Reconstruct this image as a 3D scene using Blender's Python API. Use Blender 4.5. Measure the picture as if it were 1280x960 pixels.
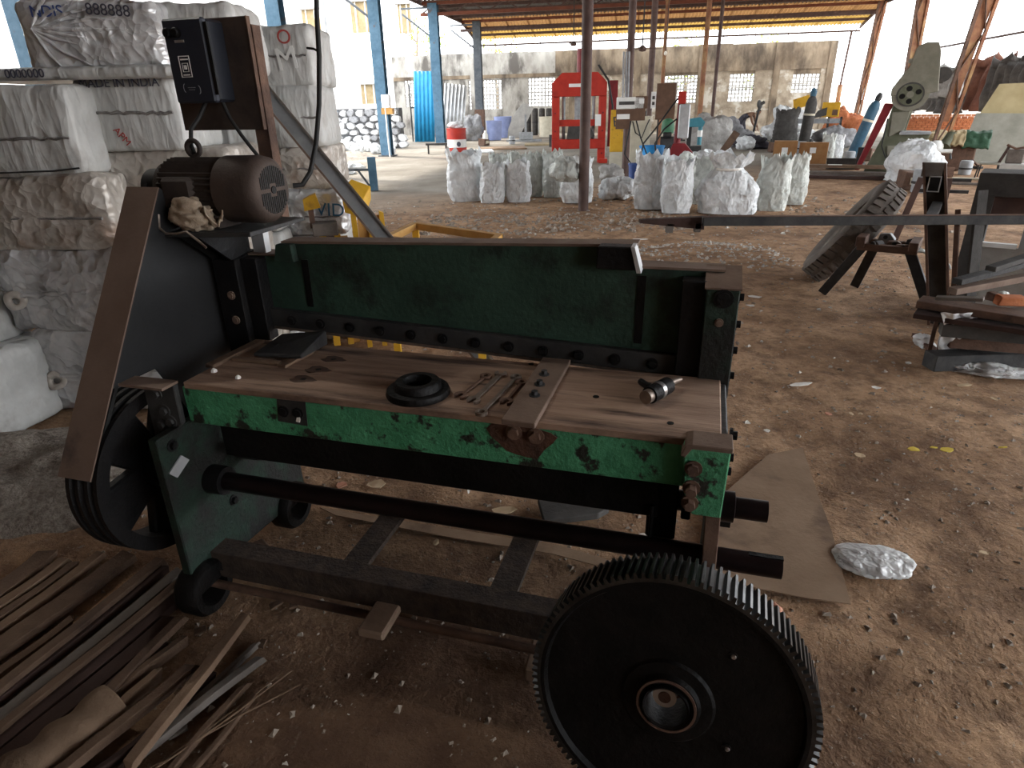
import bpy, bmesh, math, random
from mathutils import Vector, Matrix, noise
random.seed(7)
V3 = Vector
for o in list(bpy.data.objects): bpy.data.objects.remove(o)
S = bpy.context.scene
COL = S.collection
PI = math.pi
def R(d): return math.radians(d)

# ------------------------------------------------------------------ camera
FPX = 800.0; CAMH = 1.55; PITCH = R(23.5); ROLL = R(1.3)
_f = V3((0, math.cos(PITCH), -math.sin(PITCH))); _r0 = V3((1, 0, 0)); _u0 = _r0.cross(_f)
CR = math.cos(ROLL)*_r0 - math.sin(ROLL)*_u0
CU = math.sin(ROLL)*_r0 + math.cos(ROLL)*_u0
CF = _f
CC = V3((0, 0, CAMH))
cam = bpy.data.cameras.new('camera'); camo = bpy.data.objects.new('camera', cam); COL.objects.link(camo)
cam.sensor_fit = 'HORIZONTAL'; cam.sensor_width = 36; cam.lens = FPX*36/1280; cam.clip_end = 500; cam.clip_start = .05
mw = Matrix((CR, CU, -CF)).transposed().to_4x4(); mw.translation = CC
camo.matrix_world = mw
S.camera = camo

# ------------------------------------------------------------------ sky, sun, exposure
W = bpy.data.worlds.new('hazy_sky'); S.world = W; W.use_nodes = True
bg = W.node_tree.nodes['Background']; bg.inputs[0].default_value = (.93, .965, 1, 1); bg.inputs[1].default_value = 3.6
sl = bpy.data.lights.new('sun', 'SUN'); so = bpy.data.objects.new('sun', sl); COL.objects.link(so)
sl.energy = 3.5; sl.angle = R(6); sl.color = (1, .95, .86)
so.rotation_euler = V3((.60, -.50, -.95)).to_track_quat('-Z', 'Y').to_euler()
S.view_settings.view_transform = 'Standard'; S.view_settings.look = 'None'
S.view_settings.gamma = 1; S.view_settings.use_curve_mapping = False
S.view_settings.exposure = 0.82

# ------------------------------------------------------------------ pixel -> place (a pixel only gives a direction)
def ray(x, y): return ((x-640)*CR - (y-480)*CU + FPX*CF).normalized()
def G(x, y, z=0.0):
    d = ray(x, y); return CC + d*((z-CAMH)/d.z)
def AY(x, y, Y):
    d = ray(x, y); return CC + d*(Y/d.y)
def mpp(p): return (V3(p)-CC).dot(CF)/FPX          # metres per pixel at a point
YAW = R(11)
BX = V3((math.cos(YAW), -math.sin(YAW), 0)); BY = V3((math.sin(YAW), math.cos(YAW), 0))
def B(bx, by, z=0): return bx*BX + by*BY + V3((0, 0, z))
def bY(x, y, by):
    d = ray(x, y); p = CC + d*((by-CC.dot(BY))/d.dot(BY)); return (p.dot(BX), by, p.z)
def bX(x, y, bx):
    d = ray(x, y); p = CC + d*((bx-CC.dot(BX))/d.dot(BX)); return (bx, p.dot(BY), p.z)

# ------------------------------------------------------------------ mesh helpers
class MB:
    def __init__(s): s.v = []; s.f = []
    def add(s, vs, fs):
        o = len(s.v); s.v += [tuple(v) for v in vs]; s.f += [tuple(i+o for i in f) for f in fs]; return s
    def box8(s, p): return s.add(p, [(0,3,2,1),(4,5,6,7),(0,1,5,4),(1,2,6,5),(2,3,7,6),(3,0,4,7)])
    def b(s, x0, x1, y0, y1, z0, z1):
        return s.box8([(x0,y0,z0),(x1,y0,z0),(x1,y1,z0),(x0,y1,z0),(x0,y0,z1),(x1,y0,z1),(x1,y1,z1),(x0,y1,z1)])
    def bar(s, p0, p1, w, h, up=(0,0,1)):            # box beam between two points
        p0 = V3(p0); p1 = V3(p1); d = (p1-p0).normalized(); up = V3(up)
        x = d.cross(up)
        if x.length < 1e-4: x = d.cross(V3((1,0,0)))
        x.normalize(); y = x.cross(d); x = x*w/2; y = y*h/2
        return s.box8([p0-x-y, p0+x-y, p0+x+y, p0-x+y, p1-x-y, p1+x-y, p1+x+y, p1-x+y])
    def cyl(s, p0, p1, r0, r1=None, n=16, cap=True):
        if r1 is None: r1 = r0
        p0 = V3(p0); p1 = V3(p1); d = (p1-p0).normalized()
        x = d.orthogonal().normalized(); y = d.cross(x)
        vs = []
        for p, r in ((p0, r0), (p1, r1)):
            for i in range(n):
                a = 2*PI*i/n; vs.append(p + (x*math.cos(a)+y*math.sin(a))*r)
        fs = [(i, (i+1) % n, n+(i+1) % n, n+i) for i in range(n)]
        if cap: fs += [tuple(range(n-1, -1, -1)), tuple(range(n, 2*n))]
        return s.add(vs, fs)
    def lathe(s, prof, o=(0,0,0), ax=(0,0,1), n=24, closed=False, x=None):
        o = V3(o); ax = V3(ax).normalized(); x = V3(x) if x else ax.orthogonal().normalized(); y = ax.cross(x)
        vs = []; m = len(prof)
        for r, h in prof:
            for i in range(n):
                a = 2*PI*i/n; vs.append(o + ax*h + (x*math.cos(a)+y*math.sin(a))*r)
        fs = []
        for j in range(m if closed else m-1):
            k = (j+1) % m
            fs += [(j*n+i, j*n+(i+1) % n, k*n+(i+1) % n, k*n+i) for i in range(n)]
        if not closed:
            if prof[0][0] > 1e-5: fs.append(tuple(range(n-1, -1, -1)))
            if prof[-1][0] > 1e-5: fs.append(tuple(range((m-1)*n, m*n)))
        return s.add(vs, fs)
    def tube(s, path, r, n=8, cap=True):
        path = [V3(p) for p in path]; vs = []; m = len(path); x = None
        rs = r if isinstance(r, (list, tuple)) else [r]*m
        for k, p in enumerate(path):
            d = (path[min(k+1, m-1)]-path[max(k-1, 0)]).normalized()
            if x is None: x = d.orthogonal().normalized()
            x = (x - d*x.dot(d)).normalized(); y = d.cross(x)
            for i in range(n):
                a = 2*PI*i/n; vs.append(p + (x*math.cos(a)+y*math.sin(a))*rs[k])
        fs = [(k*n+i, k*n+(i+1) % n, (k+1)*n+(i+1) % n, (k+1)*n+i) for k in range(m-1) for i in range(n)]
        if cap: fs += [tuple(range(n-1, -1, -1)), tuple(range((m-1)*n, m*n))]
        return s.add(vs, fs)
    def prism(s, poly, a, b_, o=(0,0,0), x=(1,0,0), y=(0,0,1), nrm=(0,1,0)):   # polygon (x,y) swept from a to b_ along nrm
        o = V3(o); x = V3(x); y = V3(y); nrm = V3(nrm); n = len(poly)
        vs = [o+x*p+y*q+nrm*a for p, q in poly] + [o+x*p+y*q+nrm*b_ for p, q in poly]
        fs = [tuple(range(n)), tuple(range(2*n-1, n-1, -1))] + [(i, n+i, n+(i+1) % n, (i+1) % n) for i in range(n)]
        return s.add(vs, fs)
    def grid(s, fn, nu, nv, wrapu=False):
        vs = [fn(i/(nu if wrapu else nu-1), j/(nv-1)) for j in range(nv) for i in range(nu)]
        fs = [(j*nu+i, j*nu+(i+1) % nu, (j+1)*nu+(i+1) % nu, (j+1)*nu+i) for j in range(nv-1) for i in range(nu if wrapu else nu-1)]
        return s.add(vs, fs)
    def mesh(s, name, smooth=None, fix=True):
        me = bpy.data.meshes.new(name); me.from_pydata(s.v, [], s.f); me.update()
        if fix:
            bm = bmesh.new(); bm.from_mesh(me); bmesh.ops.recalc_face_normals(bm, faces=bm.faces); bm.to_mesh(me); bm.free()
        if smooth:
            me.polygons.foreach_set('use_smooth', [True]*len(me.polygons))
            if smooth < 180: me.set_sharp_from_angle(angle=R(smooth))
        return me
    def build(s, name, mat, parent=None, smooth=None, bevel=0, fix=True):
        o = bpy.data.objects.new(name, s.mesh(name, smooth, fix)); COL.objects.link(o)
        if mat: o.data.materials.append(mat)
        if parent: o.parent = parent
        if bevel:
            m = o.modifiers.new('edge', 'BEVEL'); m.width = bevel; m.segments = 1; m.limit_method = 'ANGLE'
        return o
def tag(o, label=None, cat=None, group=None, kind=None):
    if label: o['label'] = label
    if cat: o['category'] = cat
    if group: o['group'] = group
    if kind: o['kind'] = kind
    return o
def thing(name, label, cat, loc=(0,0,0), rz=0, group=None):
    o = bpy.data.objects.new(name, None); COL.objects.link(o); o.empty_display_size = .1
    o.location = loc; o.rotation_euler = (0, 0, rz)
    return tag(o, label, cat, group)
def struct(o): o['kind'] = 'structure'; return o
def face(p): return -math.atan2(p[0], p[1])         # rotation that turns a thing's front (-y) to the photographer
def at(px, py, name, label, cat, group=None, turn=0, z=0):
    p = G(px, py, z); return thing(name, label, cat, p, face(p)+R(turn), group), mpp(p)
def copy_tree(o, parent=None):
    c = o.copy(); COL.objects.link(c); c.parent = parent
    for ch in list(o.children): copy_tree(ch, c)
    return c
def nz(p, s=1.0, seed=0): return noise.noise(V3((p[0]*s+seed*7.3, p[1]*s-seed*3.1, p[2]*s+seed*1.7)))
def text(name, body, mat, parent, size, M, ext=.001, align='CENTER', mirror=False):
    cu = bpy.data.curves.new(name, 'FONT'); cu.body = body; cu.size = size; cu.align_x = align; cu.align_y = 'CENTER'; cu.extrude = ext
    t = bpy.data.objects.new(name+'_tmp', cu); COL.objects.link(t)
    dg = bpy.context.evaluated_depsgraph_get(); me = bpy.data.meshes.new_from_object(t.evaluated_get(dg))
    bpy.data.objects.remove(t); me.transform(M); me.materials.clear()
    o = bpy.data.objects.new(name, me); COL.objects.link(o); me.materials.append(mat)
    if parent: o.parent = parent
    return o
def frame(o, x, y):                                  # matrix: local x,y axes and origin
    x = V3(x).normalized(); y = V3(y).normalized(); z = x.cross(y)
    m = Matrix((x, y, z)).transposed().to_4x4(); m.translation = V3(o); return m

# ------------------------------------------------------------------ materials
MT = {}
def mat(name, c1, c2=None, scale=6, rough=.75, metal=0, bump=0, bscale=40, c3=None, t3=(.55,.68), s3=3, ramp=(.35,.65), stretch=(1,1,1), trans=0, spec=.3, bstretch=None, bdist=.02, ridge=False):
    m = bpy.data.materials.new(name); m.use_nodes = True; nt = m.node_tree; N = nt.nodes; L = nt.links
    p = N['Principled BSDF']; p.inputs['Roughness'].default_value = rough; p.inputs['Metallic'].default_value = metal
    p.inputs['Specular IOR Level'].default_value = spec
    def rgb(c): return (c[0], c[1], c[2], 1)
    tc = N.new('ShaderNodeTexCoord'); mp = N.new('ShaderNodeMapping'); mp.inputs['Scale'].default_value = stretch
    L.new(tc.outputs['Object'], mp.inputs[0])
    def nse(sc, det=5, vec=mp):
        n = N.new('ShaderNodeTexNoise'); n.inputs['Scale'].default_value = sc; n.inputs['Detail'].default_value = det; n.inputs['Roughness'].default_value = .62
        L.new(vec.outputs[0], n.inputs['Vector']); return n
    col = None
    if c2:
        n = nse(scale); cr = N.new('ShaderNodeValToRGB'); e = cr.color_ramp.elements
        e[0].position = ramp[0]; e[0].color = rgb(c1); e[1].position = ramp[1]; e[1].color = rgb(c2)
        L.new(n.outputs[0], cr.inputs[0]); col = cr.outputs[0]
        if c3:
            n2 = nse(s3, 8); r2 = N.new('ShaderNodeValToRGB'); e = r2.color_ramp.elements
            e[0].position = t3[0]; e[0].color = (0,0,0,1); e[1].position = t3[1]; e[1].color = (1,1,1,1)
            L.new(n2.outputs[0], r2.inputs[0])
            mx = N.new('ShaderNodeMix'); mx.data_type = 'RGBA'
            L.new(r2.outputs[0], mx.inputs[0]); L.new(col, mx.inputs[6]); mx.inputs[7].default_value = rgb(c3); col = mx.outputs[2]
        L.new(col, p.inputs['Base Color'])
    else: p.inputs['Base Color'].default_value = rgb(c1)
    if bump:
        v = mp
        if bstretch:
            v = N.new('ShaderNodeMapping'); v.inputs['Scale'].default_value = bstretch; L.new(tc.outputs['Object'], v.inputs[0])
        if ridge == 'crumple':
            w1 = nse(bscale*.5, 3, v); av = N.new('ShaderNodeVectorMath'); av.operation = 'MULTIPLY_ADD'; L.new(w1.outputs['Color'], av.inputs[0]); av.inputs[1].default_value = (.45/bscale*4,)*3; L.new(v.outputs[0], av.inputs[2])
            hs_ = []
            for sc_ in (bscale, bscale*2.3):
                vo = N.new('ShaderNodeTexVoronoi'); vo.inputs['Scale'].default_value = sc_; L.new(av.outputs[0], vo.inputs['Vector']); hs_.append(vo)
            ad = N.new('ShaderNodeMath'); ad.operation = 'MULTIPLY_ADD'; L.new(hs_[1].outputs['Distance'], ad.inputs[0]); ad.inputs[1].default_value = .42; L.new(hs_[0].outputs['Distance'], ad.inputs[2])
            n = ad
        else: n = nse(bscale, 3 if ridge else 6, v)
        if ridge is True: n.noise_type = 'RIDGED_MULTIFRACTAL'; n.inputs['Roughness'].default_value = .45; n.inputs['Distortion'].default_value = .4
        bp = N.new('ShaderNodeBump'); bp.inputs['Strength'].default_value = bump; bp.inputs['Distance'].default_value = bdist
        L.new(n.outputs[0], bp.inputs['Height']); L.new(bp.outputs[0], p.inputs['Normal'])
    if trans:
        tr = N.new('ShaderNodeBsdfTranslucent'); ms = N.new('ShaderNodeMixShader'); ms.inputs[0].default_value = trans
        if col: L.new(col, tr.inputs[0])
        else: tr.inputs[0].default_value = rgb(c1)
        L.new(p.outputs[0], ms.inputs[1]); L.new(tr.outputs[0], ms.inputs[2]); L.new(ms.outputs[0], N['Material Output'].inputs[0])
    MT[name] = m; return m
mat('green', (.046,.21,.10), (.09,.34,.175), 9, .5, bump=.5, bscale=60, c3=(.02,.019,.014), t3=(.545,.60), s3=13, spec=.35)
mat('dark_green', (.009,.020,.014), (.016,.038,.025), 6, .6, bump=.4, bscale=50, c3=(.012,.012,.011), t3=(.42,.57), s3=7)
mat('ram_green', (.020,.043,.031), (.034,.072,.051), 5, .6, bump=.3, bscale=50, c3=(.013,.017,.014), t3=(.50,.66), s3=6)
mat('black_iron', (.007,.007,.008), (.013,.012,.012), 9, .5, .2, bump=.3, bscale=60, spec=.2)
mat('grease', (.004,.004,.004), (.010,.009,.009), 12, .5, .1, bump=.3, bscale=45, spec=.2)
mat('gear_tooth', (.05,.05,.05), (.11,.11,.11), 20, .32, .85)
mat('oil_stain', (.085,.052,.038), (.11,.068,.05), 20, .6)
mat('table', (.24,.15,.105), (.40,.27,.195), 5, .7, .1, bump=.35, bscale=22, c3=(.06,.035,.028), t3=(.53,.68), s3=3.2, stretch=(.5,4,1), bstretch=(.15,9,1))
mat('dust_steel', (.15,.10,.075), (.22,.155,.12), 8, .75, .2, bump=.15, bscale=80)
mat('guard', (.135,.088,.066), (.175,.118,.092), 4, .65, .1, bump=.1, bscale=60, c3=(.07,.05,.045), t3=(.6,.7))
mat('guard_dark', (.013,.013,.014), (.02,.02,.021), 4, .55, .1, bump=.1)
mat('oily_shaft', (.016,.011,.012), (.028,.018,.019), 8, .32, .6, bump=.1)
mat('rust', (.045,.022,.015), (.11,.05,.03), 14, .85, bump=.4, bscale=70, c3=(.05,.02,.014))
mat('rail_black', (.03,.022,.018), (.075,.052,.040), 20, .85, bump=.5, bscale=60)
mat('rust_steel', (.10,.06,.045), (.17,.10,.07), 10, .75, .2, bump=.25, bscale=60, c3=(.05,.03,.025))
mat('motor', (.028,.022,.02), (.055,.042,.036), 9, .7, .2, bump=.2, bscale=70)
mat('motor_cover', (.045,.033,.028), (.08,.056,.045), 5, .7, .2, bump=.15)
mat('starter', (.012,.014,.02), (.018,.02,.027), 5, .4)
mat('starter_lid', (.02,.024,.036), (.028,.032,.045), 5, .4)
mat('board', (.05,.036,.03), (.08,.056,.045), 4, .75, bump=.15, c3=(.03,.022,.02))
mat('rubber', (.012,.012,.012), (.02,.02,.02), 9, .6)
mat('tyre', (.11,.095,.085), (.17,.145,.125), 10, .85, bump=.3, bscale=50)
mat('bright_steel', (.45,.45,.46), (.6,.6,.6), 20, .3, .9)
mat('tool_steel', (.20,.16,.135), (.32,.26,.22), 30, .45, .7)
mat('white_label', (.75,.75,.73))
mat('ink', (.06,.06,.08)); mat('blue_ink', (.05,.08,.22)); mat('red_ink', (.35,.06,.05)); mat('teal_ink', (.05,.16,.28))
mat('wood', (.085,.05,.033), (.14,.088,.058), 6, .85, bump=.3, bscale=12, c3=(.055,.033,.024), stretch=(1,1,1), bstretch=(8,8,8))
mat('wood_dark', (.035,.019,.016), (.06,.034,.028), 6, .85, bump=.25, bscale=30)
mat('wood_grey', (.10,.085,.075), (.16,.137,.12), 7, .85, bump=.25, bscale=40)
mat('wood_pale', (.14,.085,.055), (.20,.13,.085), 6, .85, bump=.25, bscale=40)
mat('bale', (.42,.42,.405), (.60,.60,.58), 3, .42, 0, bump=.8, bscale=7, c3=(.26,.24,.22), t3=(.56,.75), spec=.5, bdist=.022, ridge='crumple', bstretch=(1.5,1,.4))
mat('bale_silver', (.52,.52,.525), (.74,.74,.74), 4, .27, .25, bump=1.0, bscale=7, c3=(.30,.28,.27), t3=(.58,.72), spec=.6, bdist=.035, ridge='crumple')
mat('bale_soiled', (.42,.37,.32), (.60,.56,.51), 3.5, .33, .15, bump=1.0, bscale=7, c3=(.28,.18,.125), t3=(.56,.70), s3=2.5, spec=.5, bdist=.032, ridge='crumple')
mat('bale_tie', (.16,.15,.14), (.28,.26,.25), 20, .6, bump=.6)
mat('black_stain', (.03,.03,.03))
mat('sack', (.60,.62,.63), (.82,.84,.85), 5, .5, bump=1.0, bscale=6, c3=(.42,.42,.42), t3=(.6,.74), s3=4, bdist=.04, ridge='crumple', bstretch=(1,1,.7))
mat('sack_grey', (.45,.47,.44), (.64,.66,.62), 5, .55, bump=1.0, bscale=6, c3=(.30,.31,.285), t3=(.55,.7), s3=4, bdist=.04, ridge='crumple', bstretch=(1,1,.7))
mat('sack_fill', (.05,.045,.04), (.14,.13,.12), 30, .9, bump=.8)
mat('plastic', (.8,.8,.8), (.92,.92,.92), 9, .22, trans=.3, bump=1.0, bscale=16, spec=.6, bdist=.012, ridge='crumple')
mat('blue_paint', (.055,.125,.195), (.10,.195,.285), 4, .6, bump=.2, c3=(.12,.09,.08), t3=(.6,.7))
mat('slate_paint', (.06,.07,.082), (.11,.122,.135), 4, .6, bump=.2)
mat('brown_pipe', (.075,.045,.04), (.12,.075,.062), 5, .65, bump=.15, c3=(.18,.12,.10), t3=(.62,.7))
mat('rust_post', (.20,.085,.05), (.34,.17,.09), 3, .8, bump=.3, c3=(.40,.26,.12), t3=(.5,.66), s3=1.2)
mat('red_paint', (.36,.025,.016), (.47,.038,.022), 4, .5, bump=.1, c3=(.25,.03,.02), t3=(.62,.75))
mat('dark_red', (.14,.012,.016), (.22,.02,.024), 5, .5)
mat('orange_beam', (.15,.048,.028), (.22,.075,.04), 3, .7)
mat('roof_metal', (.10,.075,.06), (.19,.14,.11), 2, .8, bump=.2)
mat('roof_grey', (.16,.155,.15), (.26,.25,.24), 2, .75)
mat('roof_amber', (.24,.125,.05), (.34,.19,.075), 2, .7, trans=.20)
mat('roof_yellow', (.38,.24,.06), (.48,.32,.09), 2, .6, trans=.28)
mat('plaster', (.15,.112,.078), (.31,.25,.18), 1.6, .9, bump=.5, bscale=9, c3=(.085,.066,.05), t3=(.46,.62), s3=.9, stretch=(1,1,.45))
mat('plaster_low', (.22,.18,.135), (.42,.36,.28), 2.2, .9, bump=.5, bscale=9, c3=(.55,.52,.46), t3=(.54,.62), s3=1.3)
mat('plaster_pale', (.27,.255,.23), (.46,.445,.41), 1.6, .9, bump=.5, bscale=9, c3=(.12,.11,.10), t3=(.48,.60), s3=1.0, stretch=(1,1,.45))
mat('concrete', (.34,.33,.31), (.48,.46,.43), 3, .9, bump=.4)
mat('white_wall', (.82,.80,.76), (.9,.88,.85), 1, .9)
mat('stone_pale', (.46,.46,.46), (.66,.66,.66), 6, .9, bump=.4); mat('stone_dark', (.20,.20,.21), (.36,.36,.37), 6, .9, bump=.4)
mat('mortar', (.07,.07,.075), (.13,.13,.13), 8, .95)
mat('brick', (.42,.13,.055), (.58,.22,.10), 9, .9, bump=.3, c3=(.30,.10,.06))
mat('blue_sheet', (.015,.19,.38), (.02,.25,.47), 3, .45)
mat('galv', (.44,.45,.46), (.58,.59,.60), 6, .45, .5)
mat('grey_metal', (.24,.25,.26), (.36,.37,.38), 6, .6, .3)
mat('dark_metal', (.03,.03,.032), (.06,.058,.056), 8, .6, .3, bump=.2)
mat('charcoal', (.045,.042,.04), (.08,.075,.07), 6, .75, .1, bump=.2)
mat('yellow_paint', (.55,.30,.02), (.66,.38,.035), 6, .55, bump=.15, c3=(.30,.15,.03), t3=(.6,.72), s3=6)
mat('amber_wood', (.42,.22,.06), (.54,.31,.10), 6, .7, bump=.2)
mat('blue_plastic', (.02,.22,.55), (.03,.28,.62), 4, .4); mat('navy_plastic', (.03,.06,.20), (.05,.09,.26), 4, .45)
mat('lilac_plastic', (.22,.27,.48), (.30,.35,.58), 4, .5)
mat('teal', (.04,.17,.22), (.06,.23,.29), 5, .5); mat('cyl_blue', (.022,.072,.12), (.045,.115,.175), 5, .5, bump=.2, c3=(.12,.12,.12))
mat('beige', (.52,.47,.36), (.64,.59,.47), 5, .6); mat('olive', (.075,.08,.05), (.12,.125,.085), 4, .55, bump=.2, c3=(.17,.17,.12), t3=(.6,.72))
mat('olive_pale', (.155,.15,.115), (.22,.21,.165), 4, .55, bump=.15)
mat('machine_green', (.04,.13,.07), (.07,.19,.11), 5, .55); mat('tarp', (.055,.05,.048), (.13,.12,.11), 3, .6, bump=.5, bscale=5, bdist=.1)
mat('tarp_brown', (.15,.06,.04), (.26,.11,.07), 3, .7, bump=.5, bscale=5, bdist=.1); mat('tarp_grey', (.26,.25,.235), (.42,.41,.39), 3, .55, bump=.6, bscale=5, bdist=.1)
mat('tarp_green', (.02,.055,.03), (.035,.085,.048), 4, .6, bump=.4); mat('tarp_tan', (.27,.20,.10), (.37,.29,.17), 4, .7, bump=.4)
mat('plywood', (.33,.27,.14), (.42,.35,.20), 2.5, .75, c3=(.40,.35,.07), t3=(.62,.75), s3=1.2); mat('ply_grey', (.22,.22,.185), (.33,.325,.28), 2, .75)
mat('cardboard', (.25,.12,.045), (.33,.17,.07), 4, .85); mat('card_dusty', (.25,.165,.105), (.33,.225,.15), 4, .9, bump=.15, c3=(.17,.11,.075))
mat('paper', (.72,.68,.62), (.85,.82,.78), 9, .8); mat('paper_buff', (.50,.36,.22), (.62,.47,.31), 9, .85); mat('paper_yellow', (.66,.48,.06), (.72,.55,.10), 9, .8); mat('paper_pink', (.58,.25,.16), (.66,.36,.26), 9, .8)
mat('kraft', (.13,.085,.055), (.19,.125,.082), 5, .9, bump=.6, bscale=20)
mat('rag', (.33,.25,.18), (.46,.37,.28), 8, .9, bump=.4)
mat('pebble', (.20,.155,.12), (.42,.36,.30), 14, .95); mat('debris', (.34,.30,.26), (.68,.64,.58), 20, .9)
mat('leaf', (.22,.33,.06), (.40,.46,.10), 4, .7, trans=.4); mat('bark', (.22,.17,.12), (.32,.26,.19), 6, .9)
mat('skin', (.20,.11,.07)); mat('pink_cloth', (.62,.16,.33), (.72,.30,.45), 30, .9); mat('dark_cloth', (.05,.05,.07), (.10,.09,.10), 10, .9); mat('hair', (.01,.009,.008))
mat('white_paint', (.8,.8,.78), (.7,.7,.67), 6, .5); mat('glass_dark', (.10,.09,.08), (.16,.14,.12), 3, .3); mat('bakelite', (.10,.055,.035), (.15,.085,.055), 5, .5)
mat('bulb', (.9,.85,.75))

# ================================================================== SETTING
# ---- floor
def floor_mat():
    m = bpy.data.materials.new('dirt'); m.use_nodes = True; nt = m.node_tree; N = nt.nodes; L = nt.links
    p = N['Principled BSDF']; p.inputs['Roughness'].default_value = .95; p.inputs['Specular IOR Level'].default_value = .12
    tc = N.new('ShaderNodeTexCoord'); O = tc.outputs['Object']
    def nse(sc, det=8, ro=.65):
        n = N.new('ShaderNodeTexNoise'); n.inputs['Scale'].default_value = sc; n.inputs['Detail'].default_value = det; n.inputs['Roughness'].default_value = ro
        L.new(O, n.inputs['Vector']); return n.outputs[0]
    def ramp(src, stops):
        r = N.new('ShaderNodeValToRGB'); e = r.color_ramp.elements
        while len(e) < len(stops): e.new(.5)
        for k, (q, c) in enumerate(stops): e[k].position = q; e[k].color = (c[0], c[1], c[2], 1)
        L.new(src, r.inputs[0]); return r.outputs[0]
    def mix(f, a, b):
        x = N.new('ShaderNodeMix'); x.data_type = 'RGBA'; L.new(f, x.inputs[0]); L.new(a, x.inputs[6])
        if isinstance(b, tuple): x.inputs[7].default_value = (*b, 1)
        else: L.new(b, x.inputs[7])
        return x.outputs[2]
    def math_(op, a, b):
        q = N.new('ShaderNodeMath'); q.operation = op
        for k, w in enumerate((a, b)):
            if isinstance(w, (int, float)): q.inputs[k].default_value = w
            else: L.new(w, q.inputs[k])
        return q.outputs[0]
    near = ramp(nse(1.4), [(.30, (.15,.085,.052)), (.50, (.42,.262,.158)), (.70, (.64,.42,.262))])
    near = mix(ramp(nse(26, 4), [(.50, (0,0,0)), (.72, (.5,.5,.5))]), near, (.14,.086,.06))
    near = mix(ramp(nse(7, 6), [(.46, (0,0,0)), (.66, (.7,.7,.7))]), near, (.15,.09,.06))
    near = mix(ramp(nse(60, 3), [(.62, (0,0,0)), (.70, (.8,.8,.8))]), near, (.46,.37,.28))
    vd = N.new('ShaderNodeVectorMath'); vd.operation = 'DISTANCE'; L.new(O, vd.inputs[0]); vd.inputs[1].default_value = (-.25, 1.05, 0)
    oil = math_('ADD', vd.outputs['Value'], math_('MULTIPLY', nse(3.2, 5), -1.1))  # oily soil tone, also darkened to stand in for foreground shade
    oily_shade = N.new('ShaderNodeMapRange'); oily_shade.inputs[1].default_value = -.05; oily_shade.inputs[2].default_value = .75; oily_shade.inputs[3].default_value = .75; oily_shade.inputs[4].default_value = 0; L.new(oil, oily_shade.inputs[0])
    near = mix(oily_shade.outputs[0], near, (.075,.042,.03))
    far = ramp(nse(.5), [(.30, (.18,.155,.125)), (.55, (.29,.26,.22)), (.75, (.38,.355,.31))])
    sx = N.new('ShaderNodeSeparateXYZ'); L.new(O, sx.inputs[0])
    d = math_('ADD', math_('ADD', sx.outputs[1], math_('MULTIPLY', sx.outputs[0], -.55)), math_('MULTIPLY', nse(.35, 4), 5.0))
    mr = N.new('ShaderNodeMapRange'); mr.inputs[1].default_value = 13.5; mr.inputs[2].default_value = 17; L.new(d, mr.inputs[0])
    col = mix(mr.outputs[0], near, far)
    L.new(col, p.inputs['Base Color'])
    bp = N.new('ShaderNodeBump'); bp.inputs['Strength'].default_value = .9; bp.inputs['Distance'].default_value = .03
    L.new(math_('ADD', math_('MULTIPLY', nse(9), 1.0), math_('MULTIPLY', nse(45, 5), .6)), bp.inputs['Height']); L.new(bp.outputs[0], p.inputs['Normal'])
    MT['dirt'] = m; return m
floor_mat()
def axis(segs):
    out = []
    for a, b_, n in segs: out += [a+(b_-a)*i/n for i in range(n)]
    return out+[segs[-1][1]]
xs = axis([(-160,-40,8),(-40,-8,20),(-8,-4,40),(-4,5,180),(5,12,60),(12,40,24),(40,160,8)])
ys = axis([(-20,0,8),(0,5,110),(5,12,100),(12,24,60),(24,50,30),(50,260,12)])
def gz(x, y):
    f = 1 if y < 12 else .5
    return -.012 + f*(.018*nz((x, y, 0), 1.1, 3) + .012*nz((x, y, 0), 4.5, 5) + .007*nz((x, y, 0), 13, 8))
m = MB(); m.add([(x, y, gz(x, y)) for y in ys for x in xs], [(j*len(xs)+i, j*len(xs)+i+1, (j+1)*len(xs)+i+1, (j+1)*len(xs)+i) for j in range(len(ys)-1) for i in range(len(xs)-1)])
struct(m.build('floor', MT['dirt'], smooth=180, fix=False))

# ---- roof over the shed (B frame: x across, y along the shed)
ROOF = struct(bpy.data.objects.new('ceiling', None)); COL.objects.link(ROOF); ROOF.rotation_euler.z = -YAW
XL, XR, ZR, ZE, YE, YB = -9.3, 10.75, 5.52, 4.86, 39.6, 36.2
def sheet_mesh(name, w, ln, dz, waves, amp=.035, seg=4):
    m = MB(); n = waves*seg
    m.grid(lambda u, v: (u*w, v*ln, amp*math.sin(u*waves*2*PI)+dz*v), n+1, 3); return m.mesh(name, None, fix=False)
def lay(me, mt, x, y, z):
    o = bpy.data.objects.new('roof_sheet', me); COL.objects.link(o); o.parent = ROOF; o.location = (x, y, z)
    if not me.materials: me.materials.append(mt)
    return o
sw = (XR-XL)/18
mA = sheet_mesh('roof_sheet_slope', sw+.06, 2.6, (ZE+.25-ZR)*2.6/2.1, 7); mA.materials.append(MT['roof_amber'])
mY = sheet_mesh('roof_sheet_eave', sw+.06, 1.45, -.27, 7); mY.materials.append(MT['roof_yellow'])
mL = sheet_mesh('roof_sheet_level', sw+.06, 6.45, 0, 7); mL.materials.append(MT['roof_grey'])
mM = sheet_mesh('roof_sheet_brown', sw+.06, 6.45, 0, 7); mM.materials.append(MT['roof_metal'])
mN = sheet_mesh('roof_sheet_near', sw*3+.06, 9.75, 0, 12); mN.materials.append(MT['roof_metal'])
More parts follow.
